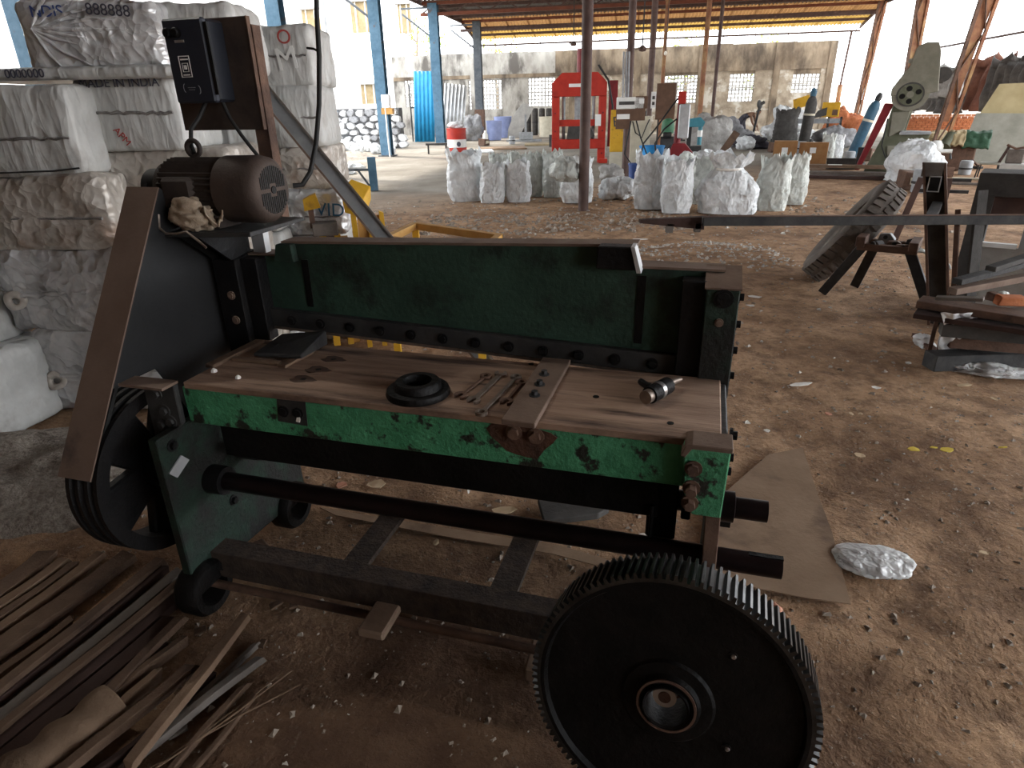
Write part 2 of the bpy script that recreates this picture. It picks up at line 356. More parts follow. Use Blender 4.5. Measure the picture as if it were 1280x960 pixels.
for i in range(18):
    x = XL+i*sw
    lay(mA, None, x, YB-.55, ZR+.12+.097); lay(mY, None, x, YB+2.0, ZR+.12-.385)
    lay(mL if (i*7) % 5 else mM, None, x, 29.65, ZR+.14); lay(mM if (i*3) % 4 else mL, None, x, 23.1, ZR+.14)
for i in range(6):
    for k, y in enumerate((-6.3, 3.5, 13.3)): lay(mN, None, XL+i*sw*3, y, ZR+.14)
def purlin(name, y, z, w=.07, h=.12, mt='brown_pipe'):
    m = MB(); m.b(XL, XR, y-w/2, y+w/2, z-h, z); return m.build(name, MT[mt], ROOF)
for y in (24.6, 26.6, 28.4, 30.9, 32.6, 34.4): purlin('purlin', y, ZR+.09)
purlin('purlin', 37.4, ZR-.14); purlin('purlin', 38.5, ZR-.36)
m = MB(); m.cyl((XL-.4, YE, ZE-.18), (XR, YE, ZE-.18), .045, n=8); m.build('eave_pipe', MT['brown_pipe'], ROOF)
for i in range(13):
    x = XL+.4+i*1.62; m = MB(); m.cyl((x, YE, ZE-.4), (x, YE, ZE+.02), .02, n=6); m.build('eave_hanger', MT['brown_pipe'], ROOF)
for y in (23.0, 29.6, YB):
    m = MB(); m.b(XL, XR, y-.06, y+.06, ZR-.06, ZR+.06); m.build('truss_top_chord', MT['orange_beam'], ROOF)
    m = MB(); m.b(XL, XR, y-.06, y+.06, ZR-.46, ZR-.34); m.build('truss_bottom_chord', MT['orange_beam' if y != YB else 'brown_pipe'], ROOF)
    for i in range(14 if y != YB else 0):
        x = XL+i*(XR-XL)/14; m = MB(); m.bar((x, y, ZR-.40), (x+(XR-XL)/28, y, ZR), .05, .05); m.bar((x+(XR-XL)/28, y, ZR), (x+(XR-XL)/14, y, ZR-.40), .05, .05)
        m.build('truss_web', MT['brown_pipe'], ROOF)
for x in (XL+.05, XR-.05):
    m = MB(); m.bar((x, -6, ZR+.03), (x, YB, ZR+.03), .1, .18); m.build('edge_beam', MT['brown_pipe'], ROOF)
    m = MB(); m.bar((x, YB, ZR+.03), (x, YE, ZE-.02), .08, .14); m.build('edge_rafter', MT['brown_pipe'], ROOF)
# slack wire hanging under the roof with a bulb and a stopped ceiling fan
def lamp_on_rod(px, py, by, label):
    bx, _, z = bY(px, py, by); t = thing('hanging_bulb', label, 'lamp', B(bx, by, z))
    m = MB(); m.cyl((0, 0, .08), (0, 0, ZR-z), .012, n=6); m.build('cord', MT['dark_metal'], t)
    m = MB(); m.cyl((0, 0, .03), (0, 0, .12), .03, n=8); m.build('socket', MT['bakelite'], t)
    m = MB(); m.lathe([(0, -.09), (.05, -.06), (.06, 0), (.03, .05)], n=10); m.build('globe', MT['bulb'], t, smooth=60)
lamp_on_rod(832, 66, 26, 'white bulb hanging from the roof before the back wall')
def fan(px, py, by, label, group):
    bx, _, z = bY(px, py, by); t = thing('ceiling_fan', label, 'fan', B(bx, by, z), -YAW, group)
    m = MB(); m.cyl((0, 0, .05), (0, 0, ZR-z), .02, n=6); m.build('down_rod', MT['dark_metal'], t)
    m = MB(); m.lathe([(0, -.08), (.1, -.06), (.13, 0), (.05, .09)], n=12); m.build('fan_hub', MT['brown_pipe'], t, smooth=60)
    for k in range(3):
        a = 2*PI*k/3+.4; d = V3((math.cos(a), math.sin(a), 0)); m = MB(); m.bar(d*.1, d*.62, .13, .012); m.build('blade', MT['brown_pipe'], t)
fan(717, 55, 28, 'brown ceiling fan hanging near the red press', None)
fan(803, 61, 22, 'brown ceiling fan hanging beside the bulb', None)

# ---- back wall with pierced lattice windows
YW, ZW = 41.0, 4.38
WB = struct(bpy.data.objects.new('wall_back', None)); COL.objects.link(WB); WB.rotation_euler.z = -YAW
opens = []
for x0, x1, y0, y1 in ((506, 536, 100, 134), (586, 627, 100, 137), (660, 694, 97, 133), (830, 871, 94, 129), (911, 942, 92, 127), (990, 1024, 92, 116)):
    a = bY(x0, (y0+y1)/2, YW); b_ = bY(x1, (y0+y1)/2, YW); c = bY((x0+x1)/2, y0, YW); d = bY((x0+x1)/2, y1, YW); opens.append((a[0], b_[0], d[2], c[2]))
x0w, x1w = -14.9, 10.15
bands = [x0w]+[v for o in opens for v in o[:2]]+[x1w]
for i in range(0, len(bands), 2):
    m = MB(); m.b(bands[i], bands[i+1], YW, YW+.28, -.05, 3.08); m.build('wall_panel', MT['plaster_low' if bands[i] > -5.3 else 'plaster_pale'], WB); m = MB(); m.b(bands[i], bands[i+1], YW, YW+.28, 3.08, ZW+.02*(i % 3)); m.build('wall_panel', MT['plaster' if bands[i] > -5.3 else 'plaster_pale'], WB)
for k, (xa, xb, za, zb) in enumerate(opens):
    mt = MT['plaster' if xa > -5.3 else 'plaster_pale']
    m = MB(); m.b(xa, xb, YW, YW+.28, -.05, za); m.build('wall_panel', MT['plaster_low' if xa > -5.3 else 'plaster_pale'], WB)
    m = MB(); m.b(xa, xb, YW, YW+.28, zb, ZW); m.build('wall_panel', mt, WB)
    w = struct(bpy.data.objects.new('window_%d' % (k+1), None)); COL.objects.link(w); w.rotation_euler.z = -YAW
    m = MB(); nx = max(4, round((xb-xa)/.19)); nz_ = max(4, round((zb-za)/.19))
    for i in range(nx+1): x = xa+(xb-xa)*i/nx; m.b(x-.035, x+.035, YW+.06, YW+.16, za, zb)
    for i in range(nz_+1): z = za+(zb-za)*i/nz_; m.b(xa, xb, YW+.062, YW+.158, z-.035, z+.035)
    m.build('lattice', MT['concrete'], w)
    m = MB(); zm = (za+zb)/2; m.b(xa-.05, xb+.05, YW-.03, YW+.2, zm-.04, zm+.04); m.build('transom', MT['concrete'], w)
m = MB(); m.b(x0w, x1w, YW-.04, YW, 3.05, 3.25); m.build('lintel_band', MT['plaster'], WB)
for x in (-12.6, -9.9, -4.0, -.3, 3.2, 7.2, 9.95):
    m = MB(); m.b(x-.17, x+.17, YW-.07, YW, -.05, ZW); m.build('pilaster', MT['plaster' if x > -5.3 else 'plaster_pale'], WB)
# unseen wall added behind the photographer to dim the foreground, open at one end
m = MB(); m.b(XL, 8.3, -6.6, -6.3, -.05, ZR+.3); o = struct(m.build('added_wall_rear', MT['plaster'])); o.rotation_euler.z = -YAW

m = MB(); m.b(XL-.25, XL, -6.3, 7.4, -.05, ZR+.1); o = struct(m.build('added_wall_left', MT['plaster'])); o.rotation_euler.z = -YAW  # unseen side wall added to keep light off the near left
# ---- steel posts
def i_post(bx, by, ztop, mt, label, w=.4, brace=-1, lean=(0, 0)):
    t = thing('steel_column', label, 'column', B(bx, by, 0), -YAW, None)
    lx, ly = lean
    for y in (-.14, .12):
        m = MB(); m.box8([(-w/2, y, 0), (w/2, y, 0), (w/2, y+.02, 0), (-w/2, y+.02, 0), (lx-w/2, ly+y, ztop), (lx+w/2, ly+y, ztop), (lx+w/2, ly+y+.02, ztop), (lx-w/2, ly+y+.02, ztop)]); m.build('flange', MT[mt], t)
    m = MB(); m.box8([(-.03, -.12, 0), (.03, -.12, 0), (.03, .12, 0), (-.03, .12, 0), (lx-.03, ly-.12, ztop), (lx+.03, ly-.12, ztop), (lx+.03, ly+.12, ztop), (lx-.03, ly+.12, ztop)]); m.build('web', MT['slate_paint'], t)
    m = MB(); m.b(-w/2-.08, w/2+.08, -.25, .25, -.04, .03); m.build('base_plate', MT['slate_paint'], t)
    if brace:
        m = MB(); m.bar((lx+brace*w/2, 0, ztop-1.2), (lx+brace*1.35, 0, ztop-.35), .07, .07); m.bar((lx+brace*1.4, 0, ztop-.15), (lx, 0, ztop-.15), .07, .07); m.build('brace', MT['slate_paint'], t)
    return t
i_post(-8.8, 9.1, ZR, 'blue_paint', 'blue steel column behind the topmost silver bale', .34, -1)
i_post(-8.8, 16.4, ZR, 'blue_paint', 'blue steel column rising behind the stack of bales', .36, -1)
c1 = i_post(-8.8, 23.0, ZR, 'blue_paint', 'bright blue steel column by the stone wall with a small box on it', .38, -1)
i_post(-8.75, 29.6, ZR, 'blue_paint', 'bluish steel column between the blue and the grey corrugated sheets', .40, -1)
c3 = i_post(-8.45, YB, ZR, 'slate_paint', 'slate grey steel column beside the lilac bins at the wall', .40, -1)
m = MB(); m.b(-.24, .24, -.2, .2, 0, 1.4); m.build('rusty_casing', MT['rust_steel'], c3)
# small meter box on the blue column
bx, _, z = bY(484, 133, 22.7); t = thing('meter_box', 'small white and tan meter box fixed to the bright blue column', 'box', B(bx, 22.72, z-.25), -YAW)
m = MB(); m.b(-.2, .2, -.1, .1, 0, .2); m.build('lower_shelf', MT['amber_wood'], t)
m = MB(); m.b(-.17, .12, -.1, .08, .2, .62); m.build('case', MT['white_paint'], t, bevel=.02)
m = MB(); m.tube([(-.05, -.08, .2), (-.05, -.1, -.6), (-.02, -.1, -1.9)], .03, 6); m.build('conduit', MT['white_paint'], t)
def tapered_post(px, py, by_guess, ztop, top_px, mt, label, ws=1.0):
    p = G(px, py); bb = (p.dot(BX), p.dot(BY)); tp = bY(top_px[0], top_px[1], bb[1]); k = (ztop)/(tp[2])
    dx = (tp[0]-bb[0])*k
    t = thing('lattice_column', label, 'column', p, -YAW); t.scale = (1, ws, 1); q17, q24 = .17*ws, .24*ws
    for s in (-1, 1):
        m = MB(); m.box8([(s*q17-.04, -.05, 0), (s*q17+.04, -.05, 0), (s*q17+.04, .05, 0), (s*q17-.04, .05, 0), (dx+s*q24-.05, -.05, ztop), (dx+s*q24+.05, -.05, ztop), (dx+s*q24+.05, .05, ztop), (dx+s*q24-.05, .05, ztop)])
        m.build('chord', MT['rust_steel' if s < 0 else 'rust_post'], t)
    m = MB(); m.box8([(-q17*.88, .03, .8), (q17*.88, .03, .8), (q17*.88, .045, .8), (-q17*.88, .045, .8), (dx-q24*.92, .03, ztop), (dx+q24*.92, .03, ztop), (dx+q24*.92, .045, ztop), (dx-q24*.92, .045, ztop)]); m.build('web_plate', MT['rust_post'], t)
    for i in range(5):
        za = ztop*i/5; zb = ztop*(i+1)/5; s = 1 if i % 2 else -1
        m = MB(); m.bar((dx*za/ztop+s*q17, -.03, za), (dx*zb/ztop-s*q17*1.1, -.03, zb), .06, .03); m.build('lacing', MT['rust_steel'], t)
tapered_post(1066, 166, 36, ZR, (1104, 0), 'rust_post', 'rust streaked orange column nearest the back wall corner', .6)
tapered_post(1122, 174, 29, ZR, (1154, 0), 'rust_post', 'rusty lattice column behind the power press', .8)
tapered_post(1172, 186, 23, ZR, (1236, 0), 'rust_post', 'wide orange lattice column between the hanging tarpaulins')
def pipe_post(px, py, r, mt, label, ztop=ZR, h0=0):
    p = G(px, py); t = thing('pipe_post', label, 'post', p, -YAW)
    m = MB(); m.cyl((0, 0, -.03), (0, 0, ztop), r, n=16); m.build('pipe', MT[mt], t, smooth=60)
    m = MB(); m.b(-r*1.6, r*1.6, -r*1.6, r*1.6, ztop-.03, ztop); m.build('cap_plate', MT[mt], t); return t
pipe_post(729, 262, .080, 'brown_pipe', 'brown pipe post standing in front of the red press')
p2_ = pipe_post(781, 220, .080, 'brown_pipe', 'brown pipe post carrying the switch boxes')
pipe_post(808, 190, .10, 'brown_pipe', 'brown pipe post with a diagonal brace behind the dark panel')
pipe_post(823, 181, .07, 'rust_post', 'thin tan pipe post close to the back wall', 5.0)
pipe_post(871, 184, .085, 'rust_post', 'orange pipe post lit bright at its top')
pipe_post(887, 178, .07, 'brown_pipe', 'slim brown pipe post beside the orange pipe post')
bxy = bY(1047, 127, 39.5); t = thing('pipe_post', 'corner post holding the end of the roof eave', 'post', B(bxy[0], 39.5, 0), -YAW)
m = MB(); m.cyl((0, 0, 0), (0, 0, 2.2), .12, n=10); m.build('lower_sleeve', MT['rust_post'], t, smooth=60)
m = MB(); m.cyl((0, 0, 2.2), (.12, 0, ZE-.15), .055, n=10); m.build('pipe', MT['brown_pipe'], t, smooth=60)

# ---- left yard: stone retaining wall, white building, blue pole
p0 = G(432, 186); by0 = p0.dot(BY)
SW = struct(bpy.data.objects.new('wall_stone', None)); COL.objects.link(SW); SW.rotation_euler.z = -YAW
xa = bY(380, 160, by0)[0]; xb = bY(499, 160, by0)[0]; hs = 1.62
m = MB(); m.b(xa-3, xb, by0+.12, by0+.55, -.05, hs-.05); m.build('mortar_core', MT['mortar'], SW)
rnd = random.Random(3)
stones = []
for v in range(6):
    mm = MB(); pts = []
    n = 7
    for i in range(n):
        a = 2*PI*i/n+rnd.uniform(-.25, .25); r = rnd.uniform(.8, 1.08); pts.append((math.cos(a)*r, math.sin(a)*r))
    vs = [(x, 0, z) for x, z in pts]+[(x*.8, -.9, z*.8) for x, z in pts]
    mm.add(vs, [tuple(range(n, 2*n))]+[(i, (i+1) % n, n+(i+1) % n, n+i) for i in range(n)])
    me = mm.mesh('stone_%d' % v, 50); me.materials.append(MT['stone_pale' if v % 3 else 'stone_dark']); stones.append(me)
z = .14; row = 0
while z < hs:
    x = xa-.4+rnd.uniform(0, .2)
    while x < xb-.1:
        w = rnd.uniform(.16, .26); h = rnd.uniform(.11, .16)
        o = bpy.data.objects.new('stone', rnd.choice(stones)); COL.objects.link(o); o.parent = SW
        o.location = (x+w, by0+.125, z+rnd.uniform(-.03, .03)); o.scale = (w*1.06, .13, h*1.12); o.rotation_euler.y = rnd.uniform(-.4, .4)
        x += 2*w*.98
    z += .25; row += 1
# white building behind
WBL = thing('white_building', 'bright white building with brown shuttered windows behind the stone wall', 'building', B(-24, by0+6, 0), -YAW)
m = MB(); m.b(-26, 6.5, 0, 9, 0, 12); m.build('wall', MT['white_wall'], WBL)
for px, py, w, h in ((405, 119, 1.0, .9), (463, 118, .9, .9), (452, 22, 1.0, 1.3), (390, 30, .9, 1.2), (506, 24, .6, 1.2)):
    q = bY(px, py, by0+6); x = q[0]+24
    m = MB(); m.b(x-w/2, x+w/2, -.06, .02, q[2]-h/2, q[2]+h/2); wn = m.build('window', MT['tarp_tan'], WBL)
    m = MB(); m.b(x-w/2-.1, x+w/2+.1, -.25, .02, q[2]+h/2, q[2]+h/2+.08); m.build('sun_shade', MT['concrete'], wn)
    for s in (-.25, .25):
        m = MB(); m.b(x+s*w-.03, x+s*w+.03, -.09, -.06, q[2]-h/2, q[2]+h/2); m.build('mullion', MT['white_wall'], wn)
p = G(424, 188); t = thing('thin_pole', 'thin light blue pole leaning in front of the stone wall', 'pole', p, -YAW)
tp = bY(404, 0, p.dot(BY)); k = 6/tp[2]
m = MB(); m.cyl((0, 0, 0), ((tp[0]-p.dot(BX))*.45*k*.45, 0, 1.5), .1, n=8); m.build('lower_sleeve', MT['blue_sheet'], t, smooth=60)
m = MB(); m.cyl((0, 0, 1.3), ((tp[0]-p.dot(BX))*k, 0, 6), .045, n=8); m.build('pole', MT['grey_metal'], t, smooth=60)

# ---- trees behind the back wall
def leafy(name, label, bx, by, trunk, crown_c, r, nleaf, seed, size=.16):
    t = thing(name, label, 'tree', B(bx, by, 0), 0, 'trees behind the back wall'); rn = random.Random(seed)
    m = MB(); m.tube([(0, 0, 0), (.1, 0, trunk*.4), (-.05, .05, trunk*.75), (.1, 0, trunk)], [.14, .11, .08, .03], 8)
    for k in range(5):
        a = rn.uniform(0, 6.28); z = trunk*rn.uniform(.55, .95); m.tube([(0, 0, z), (math.cos(a)*r*.5, math.sin(a)*r*.5, z+r*.25), (math.cos(a)*r*.9, math.sin(a)*r*.9, z+r*.35)], [.05, .03, .012], 5)
    m.build('trunk', MT['bark'], t, smooth=60)
    m = MB()
    for k in range(nleaf):
        d = V3((rn.gauss(0, 1), rn.gauss(0, 1), rn.gauss(0, .8))).normalized()*r*rn.uniform(.35, 1.0)+V3(crown_c)
        if nz(d, .9, seed) < -.05: continue
        a = V3((rn.gauss(0, 1), rn.gauss(0, 1), rn.gauss(0, 1))).normalized(); b_ = a.orthogonal().normalized()
        m.add([d-a*size, d+b_*size*.5, d+a*size, d-b_*size*.5], [(0, 1, 2, 3)])
    o = m.build('foliage', MT['leaf'], t, fix=False); o['kind'] = 'stuff'
leafy('tree', 'sparse yellow green tree rising above the pale end of the back wall', -14.2, 44, 6.2, (.4, 0, 5.6), 1.5, 150, 1)
leafy('tree', 'yellow green tree seen through the lattice right of the dark panel', 2.6, 45, 4.2, (0, 0, 3.4), 2.1, 700, 2)
leafy('tree', 'yellow green tree behind the lattice window near the bent worker', 7.6, 45.5, 4.2, (0, 0, 3.3), 2.1, 700, 3)
leafy('tree', 'leafy tree showing over the back wall between the grey columns', -9.6, 46, 5.4, (0, 0, 5.0), 1.6, 160, 4)

# ================================================================== THE SHEET METAL SHEAR
TZ = .80
_a = G(225, 475, TZ); _b = G(905, 550, TZ); MU = (_b-_a).normalized(); MV = V3((-MU.y, MU.x, 0)); ML = (_b-_a).length
MROT = math.atan2(MU.y, MU.x)
SH = thing('sheet_metal_shear', 'large green and black sheet metal shearing machine with motor on top', 'machine', (_a.x, _a.y, 0), MROT)
def mloc(p): q = V3(p)-V3((_a.x, _a.y, 0)); return V3((q.dot(MU), q.dot(MV), q.z))
def mz(x, y, z): return mloc(G(x, y, z))
def mv(x, y, v):
    d = ray(x, y); o = CC-V3((_a.x, _a.y, 0)); return mloc(CC+d*((v-o.dot(MV))/d.dot(MV)))
def mworld(u, v, z): return V3((_a.x, _a.y, 0))+MU*u+MV*v+V3((0, 0, z))
def part(m, name, mt, parent=SH, smooth=None, bevel=0): return m.build(name, MT[mt], parent, smooth, bevel)
def bolt(parent, p, ax, r=.011, h=.012, mt='rust_steel', n=6, name='bolt'):
    p = V3(p); ax = V3(ax); m = MB(); m.cyl(p-ax*.004, p+ax*.003, r*1.55, n=12); m.cyl(p, p+ax*h, r, n=n); return part(m, name, mt, parent)
# table top and apron
m = MB(); m.b(.02, ML-.005, -.012, .385, TZ-.022, TZ); tt = part(m, 'table_top', 'table', bevel=.003)
for px, py in ((417, 449), (398, 462), (379, 474), (838, 529), (745, 496), (664, 455)):
    q = mz(px, py, TZ); m = MB(); m.cyl((q.x, q.y, TZ-.003), (q.x, q.y, TZ+.0012), .009, n=12); part(m, 'bolt_hole', 'grease', tt)
    if px < 420: m = MB(); m.prism([(q.x+(.030+.008*math.sin(5*a+px))*math.cos(a)*1.3, q.y+(.026+.006*math.cos(3*a))*math.sin(a)) for a in [2*PI*i/16 for i in range(16)]], TZ-.002, TZ+.0006, y=(0, 1, 0), nrm=(0, 0, 1)); part(m, 'oil_stain', 'oil_stain', tt)
m = MB(); m.b(ML-.03, ML+.012, -.005, .40, TZ-.16, TZ-.012); part(m, 'table_end_cheek', 'dark_metal', bevel=.004)
m = MB(); m.b(0, 1.58, .0, .022, .655, TZ-.022); ap = part(m, 'front_apron', 'green', bevel=.002)
m = MB(); m.b(.03, 1.56, .022, .37, .70, TZ-.022); part(m, 'table_body', 'black_iron')
m = MB(); m.b(.06, 1.45, .05, .15, .515, .70); part(m, 'lower_beam', 'grease', bevel=.004)
# rusty patch and bolts on the apron
m = MB(); pts = [(1.085+.085*math.cos(a)*(1+.25*math.sin(3*a)), .735+.055*math.sin(a)*(1+.2*math.cos(2*a+1))) for a in [2*PI*i/18 for i in range(18)]]
m.prism(pts, -.0025, 0); part(m, 'rust_scab', 'rust', ap)
for u, z in ((1.065, .757), (1.125, .752)): bolt(ap, (u, -.003, z), (0, -1, 0), .015, .014, 'rust_steel')
m = MB(); m.prism([(.33, .70), (.43, .695), (.435, .775), (.34, .778)], -.002, 0); part(m, 'worn_plate', 'dark_metal', ap)
for u in (.355, .405): bolt(ap, (u, -.002, .735), (0, -1, 0), .012, .006, 'black_iron', 10)
m = MB(); m.prism([(.395, .708), (.407, .706), (.412, .722), (.402, .726)], -.006, -.003); part(m, 'dried_blob', 'paper', ap)
# right end bracket
m = MB(); m.prism([(1.50, .795), (1.61, .795), (1.605, .598), (1.535, .598), (1.51, .66)], -.035, .0); br = part(m, 'end_bracket', 'green', bevel=.003)
m = MB(); m.prism([(1.495, .775), (1.505, .803), (1.52, .808), (1.612, .808), (1.612, .795), (1.52, .795), (1.505, .77)], -.058, .02); part(m, 'flange', 'dust_steel', br, bevel=.002)
for z, h in ((.732, .012), (.677, .03), (.633, .022)): bolt(br, (1.528, -.036, z), (0, -1, 0), .014, h, 'rust_steel')
for z in (.785, .71, .66): bolt(SH, (1.612, .06+(.785-z)*.3, z), (1, 0, 0), .012, .014, 'black_iron')
# legs and side frames
m = MB(); m.prism([(1.568, .61), (1.605, .61), (1.622, .0), (1.588, .0)], -.033, -.005); part(m, 'front_leg', 'rust_steel', bevel=.002)
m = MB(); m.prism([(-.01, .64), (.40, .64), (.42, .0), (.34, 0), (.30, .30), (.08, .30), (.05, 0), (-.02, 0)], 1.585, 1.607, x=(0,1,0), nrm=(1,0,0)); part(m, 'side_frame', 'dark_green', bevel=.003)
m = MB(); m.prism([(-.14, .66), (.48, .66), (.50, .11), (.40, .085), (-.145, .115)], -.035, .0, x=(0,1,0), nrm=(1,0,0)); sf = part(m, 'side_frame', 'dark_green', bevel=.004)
for (v, z, du) in ((-.09, .62, 0), (.1, .30, 0), (.3, .25, 0), (.42, .55, 0)): bolt(sf, (.0, v, z), (1, 0, 0), .013, .014, 'black_iron')
m = MB(); m.b(.0, .05, .28, .40, .395, .56); part(m, 'bearing_block', 'grease', bevel=.01)
m = MB(); m.cyl((.0, .2, .485), (.09, .2, .485), .062, n=24); part(m, 'shaft_bearing', 'grease', smooth=40)
m = MB(); m.cyl((.0, .03, .43), (.06, .03, .43), .048, n=24); part(m, 'shaft_bearing', 'black_iron', smooth=40)
m = MB(); m.prism([(-.13, .545), (-.07, .575), (-.045, .545), (-.105, .515)], .001, .006, x=(0,1,0), nrm=(1,0,0)); part(m, 'name_tag', 'galv')
for v, name in ((-.10, 'front'), (.40, 'rear')):      # cast ring feet
    m = MB(); m.lathe([(.085, -.045), (.095, -.03), (.095, .03), (.085, .045), (.06, .045), (.055, 0), (.06, -.045)], (-.01, v, .0845), (1, 0, 0), 28, closed=True); part(m, 'ring_foot', 'grease', smooth=45)
    m = MB(); m.b(-.04, .02, v-.05, v+.05, .09, .14); part(m, 'foot_saddle', 'grease')
m = MB(); m.b(1.57, 1.62, -.08, .02, -.01, .035); part(m, 'foot_plate', 'rust_steel')
m = MB(); m.b(1.57, 1.62, .32, .44, -.01, .035); part(m, 'foot_plate', 'rust_steel')
# shafts
m = MB(); m.cyl((.02, .2, .485), (1.745, .2, .485), .031, n=24); us = part(m, 'upper_shaft', 'oily_shaft', smooth=40)
m = MB(); m.cyl((-.29, .03, .43), (1.775, .03, .43), .030, n=24); ls = part(m, 'lower_shaft', 'oily_shaft', smooth=40)
m = MB(); m.b(1.69, 1.776, .022, .038, .455, .4615); part(m, 'key_slot', 'black_iron', ls)
m = MB(); m.b(1.42, 1.50, .06, .14, .44, .66); part(m, 'cam_block', 'grease', bevel=.006)
m = MB(); m.b(1.51, 1.535, .05, .12, .52, .64); part(m, 'cam_block', 'grease', bevel=.004)
m = MB(); m.cyl((1.435, .04, .43), (1.435, .04, .56), .006, n=8); part(m, 'oiler_rod', 'black_iron')
m = MB(); m.lathe([(.02, 0), (.045, .004), (.045, .045), (.02, .05)], (1.61, .2, .485), (1, 0, 0), 20); part(m, 'collar', 'oily_shaft', smooth=40)
m = MB(); m.cyl((1.625, .30, .37), (1.66, .30, .37), .022, n=6); part(m, 'nut', 'black_iron')
# lower rails
m = MB(); m.prism([(-.05, .19), (.03, .19), (.03, .17), (-.03, .17), (-.03, .09), (-.05, .09)], -.02, 1.58, x=(0,1,0), nrm=(1,0,0)); part(m, 'front_rail', 'rail_black', bevel=.002)
m = MB(); m.prism([(.40, .14), (.46, .14), (.46, .08), (.44, .08), (.44, .12), (.40, .12)], -.02, 1.58, x=(0,1,0), nrm=(1,0,0)); part(m, 'rear_rail', 'black_iron')
m = MB(); m.cyl((-.10, -.07, .075), (1.55, -.07, .075), .014, n=10); part(m, 'tie_rod', 'rust_steel', smooth=40)
for u in (.45, .985): m = MB(); m.b(u-.045, u+.045, .02, .42, .095, .115); part(m, 'cross_bar', 'rail_black')
# ram beam with blade
top = [(-.05, .885), (1.57, .82), (1.57, 1.102), (1.318, 1.102), (1.318, 1.164), (.112, 1.133), (.112, 1.088), (-.05, 1.088)]
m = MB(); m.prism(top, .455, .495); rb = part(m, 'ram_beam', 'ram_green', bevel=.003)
m = MB(); m.prism([(.112, 1.133), (1.318, 1.164), (1.318, 1.172), (.112, 1.141)], .450, .53); part(m, 'top_flange', 'dust_steel', rb)
m = MB(); m.prism([(-.05, 1.088), (.112, 1.088), (.112, 1.094), (-.05, 1.094)], .450, .53); part(m, 'top_flange', 'dust_steel', rb)
m = MB(); m.prism([(1.318, 1.102), (1.57, 1.102), (1.57, 1.109), (1.318, 1.109)], .450, .53); part(m, 'top_flange', 'dust_steel', rb)
m = MB(); m.prism([(.09, 1.075), (.17, 1.075), (.165, 1.136), (.105, 1.134)], .425, .455); part(m, 'gusset', 'ram_green', rb, bevel=.003)
m = MB(); m.prism([(1.205, 1.105), (1.335, 1.105), (1.315, 1.172), (1.21, 1.172)], .405, .455); part(m, 'gusset', 'black_iron', rb, bevel=.003)
m = MB(); m.prism([(1.325, 1.100), (1.338, 1.100), (1.316, 1.174), (1.305, 1.174)], .395, .46); part(m, 'gusset_edge', 'galv', rb)
m = MB(); m.prism([(.035, .838), (1.47, .779), (1.47, .842), (.035, .902)], .43, .456); bl = part(m, 'blade_holder', 'dark_metal', rb, bevel=.002)
for i in range(12):
    u = .12+i*.115; bolt(rb, (u, .43, .868-(u-.035)*.0411), (0, -1, 0), .012, .010, 'black_iron', 8, 'blade_bolt')
m = MB(); m.prism([(.035, .826), (1.47, .767), (1.47, .785), (.035, .845)], .437, .452); part(m, 'blade', 'tool_steel', rb)
for u in (.19, 1.335): m = MB(); m.prism([(u-.012, .92-(u*.04)), (u+.012, .92-(u*.04)), (u+.015, 1.08), (u-.01, 1.08)], .452, .456); part(m, 'oil_streak', 'grease', rb)
# uprights and slide blocks
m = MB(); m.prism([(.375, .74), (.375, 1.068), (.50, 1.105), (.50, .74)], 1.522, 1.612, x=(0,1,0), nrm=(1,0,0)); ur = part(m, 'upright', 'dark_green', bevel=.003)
m = MB(); m.prism([(.372, 1.070), (.372, 1.075), (.50, 1.112), (.50, 1.105)], 1.517, 1.616, x=(0,1,0), nrm=(1,0,0)); part(m, 'dusty_cap', 'dust_steel', ur)
for z in (1.04, .96, .88, .80): bolt(ur, (1.612, .42, z), (1, 0, 0), .012, .014, 'black_iron')
bolt(ur, (1.57, .374, 1.045), (0, -1, 0), .018, .006, 'black_iron', 12); bolt(ur, (1.565, .374, .975), (0, -1, 0), .008, .006, 'dust_steel', 8)
m = MB(); m.b(1.455, 1.524, .40, .456, .79, 1.085); part(m, 'slide_block', 'black_iron', bevel=.003)
m = MB(); m.prism([(.375, .74), (.375, 1.085), (.50, 1.10), (.50, .74)], -.125, -.03, x=(0,1,0), nrm=(1,0,0)); ul = part(m, 'upright', 'black_iron', bevel=.003)
for z in (.87, .96): bolt(ul, (-.07, .374, z), (0, -1, 0), .010, .006, 'dust_steel', 8)
m = MB(); m.b(-.03, .036, .40, .456, .79, 1.085); part(m, 'slide_block', 'black_iron', bevel=.003)
# left front bracket with strap to the belt guard
m = MB(); m.prism([(-.108, .80), (.01, .80), (.006, .67), (-.06, .60), (-.113, .60)], -.04, -.02); lb = part(m, 'end_bracket', 'dark_metal', bevel=.003)
for u, z in ((-.06, .765), (-.045, .71), (-.07, .66), (-.03, .675)): bolt(lb, (u, -.041, z), (0, -1, 0), .013, .012, 'dark_metal')
m = MB(); m.b(-.155, .012, -.085, -.02, .80, .808); part(m, 'guard_strap', 'dust_steel')
